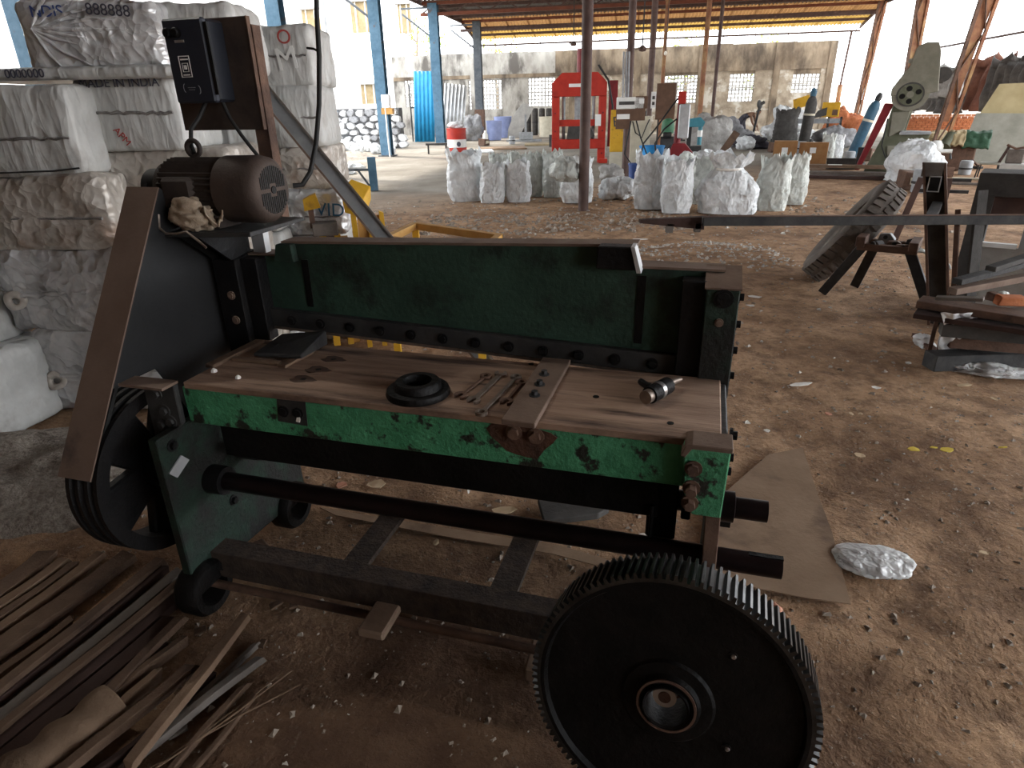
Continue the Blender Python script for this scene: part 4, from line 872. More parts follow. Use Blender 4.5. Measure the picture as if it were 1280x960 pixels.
# ================================================================== leaning channel, yellow frames behind the shear
a = G(625, 474); b_ = AY(318, 100, 4.28); t = thing('steel_channel', 'long grey steel channel leaning from the floor onto the bales', 'channel', a)
d = (b_-a); ax = d.normalized(); side = ax.cross(V3((0, -1, .4))).normalized(); up = side.cross(ax)
m = MB(); m.bar((0, 0, 0), d, .085, .012, up); m.build('web', MT['grey_metal'], t)
for s in (-1, 1): m = MB(); m.bar(side*s*.042-up*.0, d+side*s*.042, .012, .055, up); m.build('channel_flange', MT['dust_steel' if s < 0 else 'wood_grey'], t)
def pbuild(m, name, mt, t, k, smooth=None, bevel=0):       # mesh given in photo-pixel units at the thing's distance
    zs = 1.09 if t.location.y > 7 else .985
    m.v = [(x*k, y*k, z*k/zs) for x, y, z in m.v]; return m.build(name, MT[mt], t, smooth, bevel)
def near_k(px, py): return mpp(G(px, py))
t, k = at(478, 430, 'yellow_trestle', 'yellow painted trestle with a boxed top beam behind the shear', 'trestle'); k2 = k*1.0
m = MB(); m.box8([(-26, -8, 160), (-4, -14, 154), (5, 8, 172), (-17, 14, 178), (-28, -8, 184), (-6, -14, 172), (6, 8, 186), (-15, 14, 194)]); pbuild(m, 'top_beam', 'yellow_paint', t, k2, bevel=.004)
for x0, x1, mt in ((-18, -12, 'yellow_paint'), (0, 6, 'yellow_paint'), (14, 19, 'yellow_paint')): m = MB(); m.box8([(x0, -8, 0), (x1, -8, 0), (x1, 0, 0), (x0, 0, 0), (x0-2, -8, 160), (x1-2, -8, 158), (x1-2, 0, 158), (x0-2, 0, 160)]); pbuild(m, 'leg', mt, t, k2)
for x0, x1 in ((-12, 0), (6, 14)): m = MB(); m.b(x0-1, x1-1, -3, 0, 20, 155); pbuild(m, 'brown_board', 'amber_wood', t, k2)
t, k = at(432, 428, 'yellow_trestle', 'yellow striped trestle with a pale wooden top beside the bales', 'trestle')
for x0, x1, mt in ((-14, -6, 'yellow_paint'), (3, 10, 'yellow_paint')): m = MB(); m.b(x0, x1, -9, 0, 0, 132); pbuild(m, 'leg', mt, t, k)
m = MB(); m.b(-6, 3, -5, 0, 15, 130); pbuild(m, 'brown_board', 'rust_steel', t, k)
m = MB(); m.b(10, 18, -3, 8, 0, 128); pbuild(m, 'side_board', 'amber_wood', t, k)
m = MB(); m.b(-20, 8, -12, 14, 132, 146); pbuild(m, 'top_board', 'wood_grey', t, k, bevel=.004)
m = MB(); m.box8([(-26, -6, 160), (-8, -8, 163), (-8, 8, 163), (-26, 8, 160), (-26, -6, 172), (-12, -8, 178), (-12, 8, 178), (-26, 8, 172)]); pbuild(m, 'top_beam', 'yellow_paint', t, k); m = MB(); m.b(-22, -16, -2, 4, 140, 165); pbuild(m, 'top_beam_post', 'rust_steel', t, k)
zf = .78; c0, c1_, c2_ = G(519, 282, zf), G(484, 299, zf), G(624, 297, zf); c3_ = c1_+(c2_-c0)
t = thing('yellow_bar_stand', 'low yellow and brown bar stand placed behind the shear', 'stand', (c0.x, c0.y, 0)); o0 = V3((c0.x, c0.y, 0))
for p, q in ((c0, c1_), (c0, c2_), (c1_, c3_), (c2_, c3_)): m = MB(); m.bar(p-o0, q-o0, .045, .045); m.build('top_bar', MT['amber_wood'], t)
for p in (c0, c1_, c2_, c3_): m = MB(); m.bar((p.x-o0.x, p.y-o0.y, 0), (p.x-o0.x, p.y-o0.y, zf+.02), .045, .045); m.build('leg', MT['yellow_paint'], t)
t, k = at(468, 238, 'blue_stub_post', 'short blue steel post with side arm and brace in the yard', 'post')
m = MB(); m.b(-5, 5, -5, 5, 0, 43); pbuild(m, 'post', 'blue_paint', t, k)
m = MB(); m.bar((-50, 0, 28), (0, 0, 27), 3, 3); pbuild(m, 'arm', 'slate_paint', t, k); m = MB(); m.bar((-18, 0, 28), (-4, 0, 4), 2.5, 2.5); pbuild(m, 'brace', 'slate_paint', t, k)

# ================================================================== planks in the left foreground
def plank(x0, y0, x1, y1, wpx, z, th, mt, label, ext=1.0, name='plank', group=None):
    b_ = G(x1, y1, z+th); a = G(x0, y0, z+th); a = b_+(a-b_)*ext; w = wpx*mpp((a+b_)/2)
    d = b_-a; L_ = d.length; t = thing(name, label, 'plank' if name == 'plank' else 'stick', (a.x, a.y, z), math.atan2(d.y, d.x), group)
    rn = random.Random(int(x0*7+y1)); j = lambda: rn.uniform(-.006, .006)
    m = MB(); n = 5
    prs = []
    for i in range(n+1):
        x = L_*i/n; wv = w/2*(1+rn.uniform(-.06, .06)); bow = .004*math.sin(i*1.3+x0)
        prs.append([(x+(j()*4 if i in (0, n) else 0), -wv, bow), (x, wv, bow), (x+(j()*4 if i in (0, n) else 0), wv, th+bow), (x, -wv, th+bow)])
    vs = [v for q in prs for v in q]; fs = [(0, 1, 2, 3), tuple(4*n+q for q in (3, 2, 1, 0))]
    for i in range(n):
        for q in range(4): fs.append((4*i+q, 4*i+4+q, 4*i+4+(q+1) % 4, 4*i+(q+1) % 4))
    m.add(vs, fs); m.build('board', MT[mt], t, bevel=.0015); return t
GP = 'offcuts heaped on the ground'
PL = [(0, 735, 62, 686, 26, .0, .02, 'wood', 'wide brown plank at the sandy edge of the pile', 1.6),
 (0, 754, 80, 697, 14, .0, .024, 'wood_pale', 'pale strip lying second from the sand', 1.5), (0, 768, 96, 700, 12, .0, .022, 'wood', 'narrow strip lying third from the sand', 1.5),
 (0, 783, 125, 690, 14, .0, .024, 'wood_pale', 'pale narrow board along the wide brown board', 1.5), (0, 806, 160, 691, 27, .0, .03, 'wood', 'widest brown board in the pile', 1.4),
 (0, 838, 88, 773, 13, .0, .03, 'wood', 'short brown strip beside the widest board', 1.5), (0, 857, 200, 697, 15, .0, .045, 'wood', 'long brown batten reaching toward the flywheel', 1.4),
 (0, 895, 224, 712, 18, .0, .035, 'wood_grey', 'long greyish board ending under the machine', 1.4), (0, 922, 232, 733, 26, .0, .03, 'wood_dark', 'dark wine coloured board next to the greyish one', 1.4),
 (0, 950, 218, 768, 24, .0, .03, 'wood_dark', 'second dark board beside the wine coloured one', 1.3), (40, 957, 226, 770, 14, .02, .025, 'wood', 'brown batten between the dark boards and the paper', 1.3),
 (130, 872, 232, 792, 9, .0, .035, 'wood', 'short brown lath by the ring foot', 1.2), (150, 878, 200, 832, 10, .0, .04, 'wood_pale', 'short pale lath lying near the paper sack', 1.3),
 (75, 962, 240, 828, 15, .03, .03, 'wood', 'bright brown batten crossing the pile', 1.3), (183, 924, 306, 768, 14, .045, .025, 'wood_pale', 'pale batten lying highest on the pile', 1.15),
 (200, 916, 322, 800, 7, .0, .02, 'wood_grey', 'thin grey lath beneath the pale batten', 1.2), (205, 912, 326, 818, 11, .01, .025, 'wood_grey', 'grey batten with a square end near the pale batten', 1.3),
 (225, 945, 306, 852, 8, .0, .02, 'wood', 'brown lath with a broken end on the open dirt', 1.3), (120, 962, 205, 898, 8, .0, .025, 'wood_dark', 'dark lath under the bright brown batten', 1.3)]
PL += [(0, 870, 208, 706, 9, .0, .028, 'wood_dark', 'thin dark lath under the long brown batten', 1.4), (0, 908, 228, 722, 12, .028, .016, 'wood', 'flat brown lath lying on the greyish board', 1.2),
 (10, 965, 205, 800, 16, .0, .03, 'wood_dark', 'dark board partly under the paper sack', 1.2), (150, 962, 268, 838, 9, .0, .018, 'wood_dark', 'dark lath crossing under the pale batten', 1.2), (240, 962, 318, 868, 7, .0, .014, 'wood', 'loose brown lath nearest the thin rods', 1.2)]
for a in PL: plank(*a[:9], a[9])
for i, (x0, y0, x1, y1, z) in enumerate(((196, 960, 366, 838, .02), (214, 945, 356, 838, .012), (218, 941, 378, 852, .006))):
    plank(x0, y0, x1, y1, 2.2, z, .004, 'wood_pale', ('thin rod with the highest tip in the loose bundle', 'thin rod lying in the middle of the loose bundle', 'thin rod fanned out furthest over the dirt')[i], 1.25, 'thin_rod')
for px, py, w, h, lb in ((328, 806, 12, 8, 'small square wooden offcut at the end of the grey laths'), (345, 757, 16, 9, 'thin brown chip near the tie rod'), (367, 758, 10, 8, 'small reddish chip beside the tie rod'), (250, 790, 14, 10, 'dark brown chip beside the ring foot'), (222, 915, 22, 14, 'crumpled grey scrap among the laths')):
    p = G(px, py); k = mpp(p); t = thing('wood_chip', lb, 'chip', p, R(px*3 % 90)); m = MB(); m.prism([(-w/2*k, -h/2*k), (w/2*k, -h*.4*k), (w*.55*k, h/2*k), (-w*.4*k, h*.6*k)], 0, .008, y=(0, 1, 0), nrm=(0, 0, 1)); m.build('chip', MT['wood' if px != 222 else 'wood_grey'], t)
a = G(128, 878, .06); b_ = G(8, 966, .06); t = thing('paper_sack', 'crumpled brown paper sack lying on the planks', 'paper sack', ((a.x+b_.x)/2, (a.y+b_.y)/2, .035), math.atan2(a.y-b_.y, a.x-b_.x)); L_ = (a-b_).length*1.25
m = MB()
def sackf(u, v):
    x = (u-.5)*L_; y = (v-.5)*.135; e = 1-abs(2*v-1)**3; return (x, y+.012*nz((x*9, y, 0), 1.2, 3), .008+.035*e+.012*nz((x*16, y*10, 0), 1, 7)+.006*math.sin(x*55+y*20))
m.grid(sackf, 60, 18); o = m.build('paper', MT['kraft'], t, smooth=180); md = o.modifiers.new('th', 'SOLIDIFY'); md.thickness = .006; md.offset = -1
# boards under and beside the shear
mat('wood_block', (.20,.135,.095), (.28,.195,.14), 8, .85, bump=.2)
def block(p0, p1, w, th, mt, label, z=0, name='timber_block', cat='block'):
    a = G(*p0, z+th); b_ = G(*p1, z+th); d = b_-a; t = thing(name, label, cat, (a.x, a.y, z), math.atan2(d.y, d.x)); m = MB(); m.b(0, d.length, -w/2, w/2, 0, th); m.build('body', MT[mt], t, bevel=.006); return t
block((462, 790), (486, 752), .085, .03, 'wood_block', 'short wooden block under the front rail', .09)
block((668, 838), (678, 796), .06, .05, 'wood_block', 'short wooden block close to the gear wheel')
block((300, 690), (332, 676), .06, .05, 'wood', 'small wooden wedge near the rear ring foot')
p = G(715, 640); t = thing('rubber_slab', 'black slab lying on the dirt behind the shear', 'slab', p)
m = MB(); pts = [G(x, y, .03)-p for x, y in ((672, 622), (735, 618), (762, 634), (748, 642), (680, 650))]; m.prism([(q.x, q.y) for q in pts], 0, .03, y=(0, 1, 0), nrm=(0, 0, 1)); m.build('slab', MT['charcoal'], t, bevel=.004)
def ground_sheet(name, label, cat, poly, mt, th=.004):
    p = G(*poly[0]); t = thing(name, label, cat, p); pts = [G(x, y)-p for x, y in poly]; m = MB(); m.prism([(q.x, q.y) for q in pts], 0.004, .004+th, y=(0, 1, 0), nrm=(0, 0, 1)); m.build('sheet', MT[mt], t); return t
ground_sheet('cardboard_sheet', 'flat dusty cardboard sheet under the shaft ends', 'cardboard', [(880, 640), (960, 570), (1003, 561), (1022, 620), (1040, 668), (1052, 716), (1063, 757), (1000, 748), (895, 727)], 'card_dusty')
ground_sheet('cardboard_strip', 'narrow cardboard strip along the rear rail', 'cardboard', [(400, 636), (560, 662), (700, 684), (765, 703), (758, 712), (690, 694), (560, 673), (420, 646)], 'card_dusty')

# ================================================================== litter on the open floor
def crumple(name, label, cat, px, py, wpx, hpx, mt, flat_=.5, seed=1, turn=0, group=None, res=(30, 18), spike=.5):
    p = G(px, py); k = mpp(p); t = thing(name, label, cat, (p.x, p.y, 0), R(turn), group); w = wpx*k/2; dpt = hpx*k/2*1.5; hz = min(w, dpt)*flat_
    m = MB()
    def f(u, v):
        a = 2*PI*u; ph = PI*(v-.5); c = math.cos(ph); q = V3((math.cos(a)*c, math.sin(a)*c, math.sin(ph))); kk = 1+spike*nz(q, 1.6, seed)+.3*spike*(1-abs(nz(q, 4, seed+1))*3)
        return (q.x*w*kk, q.y*dpt*kk, max(.0, hz*(.6+q.z*kk)))
    m.grid(f, res[0], res[1], True); m.build('body', MT[mt], t, smooth=60); return t
crumple('plastic_bag', 'white crumpled plastic bag lying on the open dirt', 'bag', 1090, 704, 90, 44, 'plastic', .2, 3, -14, res=(56, 34), spike=.22)
crumple('dry_leaf', 'orange brown dry leaf beside the gear wheel', 'leaf', 966, 766, 18, 18, 'paper_pink', .7, 5)
crumple('plastic_film', 'clear plastic film tangled on the dirt beside the wrapped bars', 'plastic', 1232, 466, 84, 24, 'plastic', .35, 8, -28, res=(60, 24), spike=.6)
crumple('plastic_scrap', 'small white plastic scrap in front of the leaning channel bars', 'plastic', 1154, 432, 20, 18, 'plastic', .8, 4)
LT = [(943, 372, 16, 6, 'paper', 'long white paper scrap right of the upright'), (938, 383, 12, 4, 'paper', 'oval white paper scrap right of the upright'), (1000, 482, 30, 5, 'paper', 'torn strip of white film on the open dirt'),
 (1035, 519, 9, 6, 'paper_pink', 'small pink paper scrap on the dirt'), (1064, 519, 6, 4, 'paper_buff', 'small buff paper scrap left of its twin'), (1075, 519, 6, 4, 'paper_buff', 'small buff paper scrap right of its twin'), (958, 540, 8, 5, 'paper', 'pale scrap beside the table end'),
 (1074, 571, 15, 8, 'paper_buff', 'folded buff paper scrap on the dirt'), (1142, 563, 14, 8, 'paper_yellow', 'tan and yellow wrapper on the dirt'), (1167, 561, 9, 4, 'paper_yellow', 'narrow yellow wrapper between two larger ones'), (1183, 564, 17, 7, 'paper_yellow', 'bright yellow wrapper, largest of the wrappers'),
 (1229, 693, 14, 4, 'paper_buff', 'buff splinter of wood on the open dirt'), (1205, 483, 22, 5, 'paper_buff', 'tan wood sliver near the plastic film'), (1253, 561, 12, 3, 'paper_yellow', 'thin yellow splinter far right of the wrappers'), (1242, 500, 8, 6, 'paper_buff', 'small tan chip below the plastic film'),
 (1095, 486, 10, 5, 'paper', 'pale flake on the dirt'), (1135, 455, 8, 4, 'paper', 'pale chip near the wrapped bars'), (800, 300, 20, 6, 'paper', 'pale torn strip by the gravel behind the shear'), (612, 746, 15, 10, 'paper', 'small white printed packet under the front rail'), (545, 680, 8, 8, 'paper_buff', 'tan chip standing by the cross bar'), (630, 640, 30, 10, 'paper_buff', 'pale torn paper behind the lower shaft'), (805, 671, 14, 5, 'paper', 'white paper tab under the cam block'), (470, 607, 22, 12, 'paper_buff', 'crumpled tan paper behind the side frame'), (427, 608, 14, 9, 'paper_pink', 'small pinkish card behind the side frame'), (586, 612, 4, 14, 'paper', 'thin white stick behind the lower shaft')]
for i, (px, py, w, h, mt, lb) in enumerate(LT):
    p = G(px, py); k = mpp(p); t = thing('paper_scrap', lb, 'litter', (p.x, p.y, .004), R(-12+(i*37) % 25)); rn = random.Random(i)
    n = 7; pts = [(math.cos(2*PI*j/n)*w/2*k*rn.uniform(.8, 1.15), math.sin(2*PI*j/n)*h/2*k*1.7*rn.uniform(.8, 1.15)) for j in range(n)]
    m = MB(); vs = [(x, y, rn.uniform(0, .006)) for x, y in pts]; m.add(vs+[(x, y, z+.003) for x, y, z in vs], [tuple(range(n)), tuple(range(n, 2*n))]+[(j, (j+1) % n, n+(j+1) % n, n+j) for j in range(n)]); m.build('scrap', MT[mt], t)
# pebbles, chips and clods: one object
def scatter(name, label, cat, regions, mt, seed):
    rn = random.Random(seed); m = MB()
    for (x0, x1, y0, y1, n, s0, s1, zf) in regions:
        for k in range(n):
            x = rn.uniform(x0, x1); y = rn.uniform(y0, y1); s = s0*(s1/s0)**(rn.random()**2.2)
            z = gz(x, y)+(zf(x, y) if zf else 0); a = rn.uniform(0, 6.28); ca, sa = math.cos(a), math.sin(a)
            q = [(-1, -.7, 0), (1, -.6, .1), (.8, .7, 0), (-.8, .8, .05), (-.45, -.3, .75), (.5, .2, .85)]
            vs = [(x+s*(ca*p[0]*rn.uniform(.7, 1.2)-sa*p[1]), y+s*(sa*p[0]+ca*p[1]*rn.uniform(.6, 1.2)), z-.15*s+s*p[2]*.9) for p in q]
            m.add(vs, [(0, 1, 5, 4), (1, 2, 5), (2, 3, 4, 5), (3, 0, 4)])
    o = m.build(name, MT[mt], None, fix=False); tag(o, label, cat, kind='stuff'); return o
hp = lambda x, y: .12*max(0, 1-((x-2.1)/.9)**2-((y-7.0)/.6)**2)
scatter('dirt_clods', 'brown pebbles and dirt clods strewn over the floor', 'pebbles', [(-1.8, 3.2, .7, 3.2, 3000, .003, .016, None), (-2.5, 5, 3, 8, 2600, .005, .022, None), (-4, 6, 8, 12, 1500, .01, .05, None), (-1.2, 2.5, 8.6, 10.2, 900, .012, .06, None)], 'pebble', 4)
scatter('pale_debris', 'pale stone chips and paper bits strewn over the floor', 'debris', [(-1.5, 3.2, .8, 3.2, 420, .002, .012, None), (-2.5, 5, 3, 8, 900, .004, .022, None), (-4, 6, 8, 12, 300, .01, .04, None), (1.2, 3.0, 6.4, 7.6, 420, .012, .03, hp)], 'debris', 9)

# ================================================================== right middle ground: tyre, trestle, channel frame, steel stack
bp_ = G(1012, 346); tr = .50; al = R(49); tn = V3((-.71, .37, .554)).normalized(); td = V3((.57, -.15, .81)).normalized(); tn = (tn-td*tn.dot(td)).normalized()
tcn = V3((bp_.x, bp_.y, 0))+td*tr+V3((0, 0, .02))
TY = thing('worn_tyre', 'worn grey tyre leaning against the iron trestle', 'tyre', (bp_.x, bp_.y, 0)); o = tcn-V3((bp_.x, bp_.y, 0))
m = MB(); m.lathe([(.31, -.085), (.35, -.115), (.425, -.125), (.47, -.11), (.494, -.085), (.50, 0), (.494, .085), (.47, .11), (.425, .125), (.35, .115), (.31, .085), (.32, .06), (.425, .09), (.455, 0), (.425, -.09), (.32, -.06)], o, tn, 56, closed=True); m.build('carcass', MT['tyre'], TY, smooth=40)
tx = tn.orthogonal().normalized(); ty = tn.cross(tx)
for i in range(40):
    a = 2*PI*i/40
    for s in (-1, 1):
        a2 = a+(.04 if s > 0 else 0); rd = tx*math.cos(a2)+ty*math.sin(a2); tg = -tx*math.sin(a2)+ty*math.cos(a2)
        m = MB(); c = o+rd*.50+tn*s*.055; e1, e2, e3 = tg*.024, tn*.036, rd*.008
        m.box8([c-e1-e2-e3, c+e1-e2-e3, c+e1+e2-e3-tg*.012*s, c-e1+e2-e3-tg*.012*s, c-e1-e2+e3, c+e1-e2+e3, c+e1+e2+e3-tg*.012*s, c-e1+e2+e3-tg*.012*s]); m.build('tread_block', MT['tyre'], TY)
t, k = at(1092, 372, 'iron_trestle', 'dark iron trestle with splayed legs and scrap on its top', 'trestle', turn=-6)
for x0, x1, y in ((-58, -22, -10), (60, 28, -14), (-30, -12, 48), (52, 22, 44)): m = MB(); m.bar((x0, y, 0), (x1, y*.6, 62), 11, 5, (0, 1, 0)); pbuild(m, 'leg', 'dark_metal', t, k, bevel=.002)
m = MB(); m.b(-28, 36, -12, -4, 58, 66); pbuild(m, 'front_rail', 'rust_steel', t, k, bevel=.002)
m = MB(); m.b(-28, 36, 22, 30, 58, 66); pbuild(m, 'rear_rail', 'rust_steel', t, k)
m = MB(); m.b(-30, -20, -14, 32, 62, 74); pbuild(m, 'end_clamp', 'rust_steel', t, k, bevel=.004); m = MB(); m.b(26, 36, -14, 32, 62, 72); pbuild(m, 'end_clamp', 'rust_steel', t, k, bevel=.004)
for i, (x, y, w, d, h, mt, lb) in enumerate(((-8, -2, 12, 14, 10, 'charcoal', 'square dark iron block on the trestle front'), (8, 12, 18, 10, 9, 'dust_steel', 'brown iron bar piece on the trestle middle'), (20, -2, 22, 8, 8, 'rust_steel', 'rusty bar end on the trestle'), (-2, 22, 20, 8, 16, 'grey_metal', 'grey iron clamp upright on the trestle'), (26, 20, 12, 10, 12, 'dark_metal', 'dark iron lump at the far end of the trestle'))):
    p = V3(t.location)+Matrix.Rotation(t.rotation_euler.z, 3, 'Z') @ V3((x*k, y*k, 66*k/1.09)); q = thing('iron_scrap', lb, 'scrap', p, t.rotation_euler.z+R((i*31) % 40-20))
    m = MB(); m.prism([(-w/2*k, 0), (w/2*k, 0), (w*.5*k, h*.6*k), (w*.2*k, h*k), (-w*.35*k, h*.9*k)], -d/2*k, d/2*k); m.build('lump', MT[mt], q, bevel=.004)
    m = MB(); m.cyl((0, 0, h*.7*k), (0, -d*.7*k, h*.7*k), 2.5*k, n=8); m.build('stud', MT['dark_metal'], q)
p = V3(t.location)+Matrix.Rotation(t.rotation_euler.z, 3, 'Z') @ V3((44*k, 8*k, 50*k)); q = thing('pale_rag', 'pale grey rag draped off the end of the trestle', 'rag', p)
m = MB(); m.grid(lambda u, v: (-.14+u*.34, -.05+v*.14+.02*nz((u*5, v*5, 0)), .10-.16*u*u+.03*nz((u*6, v*4, 1))), 20, 10); o = m.build('cloth', MT['sack_grey'], q, smooth=180); md = o.modifiers.new('th', 'SOLIDIFY'); md.thickness = .012
# upright channel with the long horizontal arm
p = G(1173, 408); t = thing('channel_frame', 'upright steel channel carrying a long dark horizontal bar', 'frame', p, face(p)); k = mpp(p)
H_ = 1.13; w = .125; LX = -.26
m = MB(); m.b(-w/2, w/2, .05, .06, 0, H_); m.v = [(x+LX*z/H_, y, z) for x, y, z in m.v]; m.build('web', MT['charcoal'], t)
for s in (-1, 1): m = MB(); m.b(s*w/2-.008, s*w/2+.008, 0, .06, 0, H_); m.v = [(x+LX*z/H_, y, z) for x, y, z in m.v]; m.build('channel_flange', MT['rust_steel'], t)
m = MB(); m.b(LX-w/2, LX+w/2, .0, .05, H_-.09, H_); m.build('head_plate', MT['wood_grey'], t)
m = MB(); m.b(LX*.9-.035, LX*.9+.04, -.004, .05, H_-.19, H_-.085); m.build('square_hole', MT['grease'], t); m = MB(); rect_outline(m, LX*.9-.035, LX*.9+.04, H_-.19, H_-.085, -.004, .007); m.build('hole_frame', MT['galv'], t)
m = MB(); m.bar((.08, .06, 0), (-.06, .10, .82), .02, .03); m.build('side_stay', MT['rust_steel'], t)
m = MB(); m.bar((.17, .06, 0), (.05, .14, .95), .10, .02); m.build('rear_post', MT['charcoal'], t)
a = AY(878, 276.5, 4.05); b_ = AY(1345, 274, 3.9); iv = Matrix.Rotation(-t.rotation_euler.z, 3, 'Z'); la, lb_ = iv @ (a-p), iv @ (b_-p)
m = MB(); m.bar(la, lb_, .04, .055); m.build('long_bar', MT['dark_metal'], t, bevel=.003); m = MB(); m.bar(la+V3((0, 0, .029)), lb_+V3((0, 0, .029)), .036, .003); m.build('dusty_top', MT['rust_steel'], t)
mid = la+(lb_-la)*((0-la.x)/(lb_.x-la.x)); m = MB(); m.bar(mid+V3((LX*.7, 0, 0)), (LX*.72, .03, mid.z), .06, .04); m.build('bar_bracket', MT['dark_metal'], t)
# hook-like timber at the bar's end
a = AY(800, 279, 4.12); b_ = AY(884, 283, 4.06)
t = thing('splintered_timber', 'splintered timber piece fixed on the end of the long dark bar', 'timber', a); d = b_-a
m = MB(); m.box8([(0, 0, 0), (d.x, 0, -.05), (d.x, .05, -.05), (0, .05, 0), (0, 0, .02), (d.x, 0, .03), (d.x, .05, .03), (0, .05, .02)]); m.build('stick', MT['wood_dark'], t)
for pa, pb in ((.42, .52), (.86, .95)): m = MB(); m.b(d.x*pa, d.x*pb, 0, .04, -.065, -.01); m.build('peg', MT['wood_grey'], t)
# thin dark frame left of the channel
p = G(1118, 300); t = thing('angle_iron_stand', 'thin dark angle iron stand behind the channel', 'stand', p, face(p)); k = mpp(p)
for x0, x1 in ((0, 14), (42, 42)): m = MB(); m.bar((x0, 0, 0), (x1, 0, 82), 7, 7); pbuild(m, 'post', 'brown_pipe', t, k)
for z in (80, 66): m = MB(); m.bar((12, 0, z), (64, 0, z), 4, 4); pbuild(m, 'rail', 'dark_metal', t, k)
# steel cabinet frame at the right edge
p = G(1235, 405); t = thing('steel_bench', 'dark steel bench frame with an open shelf at the right', 'bench', p, face(p)); k = mpp(p)
m = MB(); m.b(-48, 60, 0, 60, 150, 176); pbuild(m, 'top_panel', 'charcoal', t, k, bevel=.003)
m = MB(); m.b(-48, -28, 0, 40, 0, 150); pbuild(m, 'left_post', 'charcoal', t, k); m = MB(); m.b(-28, 50, 10, 14, 0, 92); pbuild(m, 'lower_panel', 'concrete', t, k)
m = MB(); m.b(8, 36, 6, 14, 92, 130); pbuild(m, 'middle_post', 'grey_metal', t, k); m = MB(); m.b(-28, 6, 2, 10, 92, 97); pbuild(m, 'pale_ledge', 'white_paint', t, k); m = MB(); m.b(-28, 60, 8, 16, 128, 150); pbuild(m, 'inner_rail', 'brown_pipe', t, k)
m = MB(); m.b(46, 60, 0, 40, 0, 150); pbuild(m, 'right_post', 'charcoal', t, k); m = MB(); m.b(14, 62, -6, 30, 176, 188); pbuild(m, 'brown_lid', 'brown_pipe', t, k)
m = MB(); m.grid(lambda u, v: (8+u*52, -3+v*4, 146+3*math.sin(u*14)), 30, 3); pbuild(m, 'wavy_strip', 'galv', t, k)
# stack of steel flats and timber under plastic
def lbar(x0, y0, x1, y1, z, w, h, mt, label, name='steel_flat', cat='bar', group=None):
    a = G(x0, y0, z); b_ = G(x1, y1, z); d = b_-a; t = thing(name, label, cat, a, math.atan2(d.y, d.x), group); m = MB(); m.b(0, d.length, 0, w, -h, 0); m.build('bar', MT[mt], t, bevel=.003); return t
lbar(1146, 376, 1330, 404, .40, .16, .045, 'rust_steel', 'thick rusty flat bar on top of the stack')
lbar(1142, 392, 1330, 420, .34, .16, .03, 'wood_dark', 'second flat bar just below the top one')
t = lbar(1172, 446, 1330, 440, .10, .12, .10, 'dark_metal', 'dark square bar at the base of the stack', 'steel_billet')
lbar(1190, 420, 1330, 430, .20, .10, .08, 'rust_steel', 'brown bar with gaps in the middle of the stack')
lbar(1180, 405, 1330, 418, .30, .10, .08, 'charcoal', 'charcoal bar in the upper part of the stack')
for x, lb in ((1160, 'left upright stake beside the stack'), (1171, 'right upright stake beside the stack')):
    a = G(x, 445); t = thing('stake', lb, 'stake', a); m = MB(); m.bar((0, 0, 0), (.01, .02, .33), .022, .022); m.build('stake', MT['rust_steel'], t)
lbar(1140, 416, 1168, 440, .04, .05, .03, 'rust', 'short rusty offcut by the stakes', 'steel_offcut')
for x0, y0, x1, y1, z, h, mt, lb in ((1196, 352, 1280, 330, .52, .035, 'dark_metal', 'dark angle bar slanting over the stack'), (1190, 364, 1290, 345, .47, .04, 'dust_steel', 'brown bar slanting under the dark angle bar'), (1238, 336, 1300, 316, .60, .03, 'charcoal', 'highest charcoal bar slanting at the right edge'), (1170, 372, 1230, 374, .43, .02, 'wood_grey', 'pale lath lying on the stack by the plastic')):
    a = G(x0, y0, z); b_ = G(x1, y1, z+.03); d = b_-a; t = thing('slanting_bar', lb, 'bar', a); m = MB(); m.bar((0, 0, 0), d, .06, h); m.build('bar', MT[mt], t, bevel=.003)
def rubble(px, py, z, w, h, mt, label, name='brick_piece', cat='brick', turn=20):
    a = G(px, py, z); k = mpp(a); t = thing(name, label, cat, a, R(turn)); m = MB(); m.box8([(-w/2*k, -h*.5*k, 0), (w/2*k, -h*.6*k, 0), (w*.45*k, h*.6*k, 0), (-w*.5*k, h*.5*k, 0), (-w*.42*k, -h*.5*k, h*.8*k), (w*.5*k, -h*.5*k, h*.7*k), (w*.4*k, h*.5*k, h*.85*k), (-w*.5*k, h*.4*k, h*.9*k)]); m.build('lump', MT[mt], t, bevel=.006)
rubble(1262, 381, .40, 34, 14, 'brick', 'orange brick piece lying on the steel stack', turn=-10)
rubble(1240, 375, .40, 14, 12, 'rust_steel', 'brown stone lump beside the orange brick', 'stone_lump', 'stone'); rubble(1253, 371, .405, 12, 8, 'sack_grey', 'pale pebble behind the orange brick', 'stone_lump', 'stone')
t = thing('plastic_wrap', 'clear plastic sheet draped over the end of the steel stack', 'plastic', G(1190, 445))
m = MB(); o0 = G(1190, 445)
def wrapf(u, v):
    px = 1176+u*46+4*math.sin(v*7)*(1-u); py = 392+v*58+3*nz((u*5, v*4, 0), 1, 3); z = max(.008, .37*(1-v)); q = G(px, py, z); c = (CC-q).normalized()
    f = q+c*(.035+.02*nz((u*7, v*3, 1), 1, 5))-o0; return (f.x, f.y, max(.006, f.z))
m.grid(wrapf, 26, 22); o = m.build('film', MT['plastic'], t, smooth=180); md = o.modifiers.new('th', 'SOLIDIFY'); md.thickness = .003

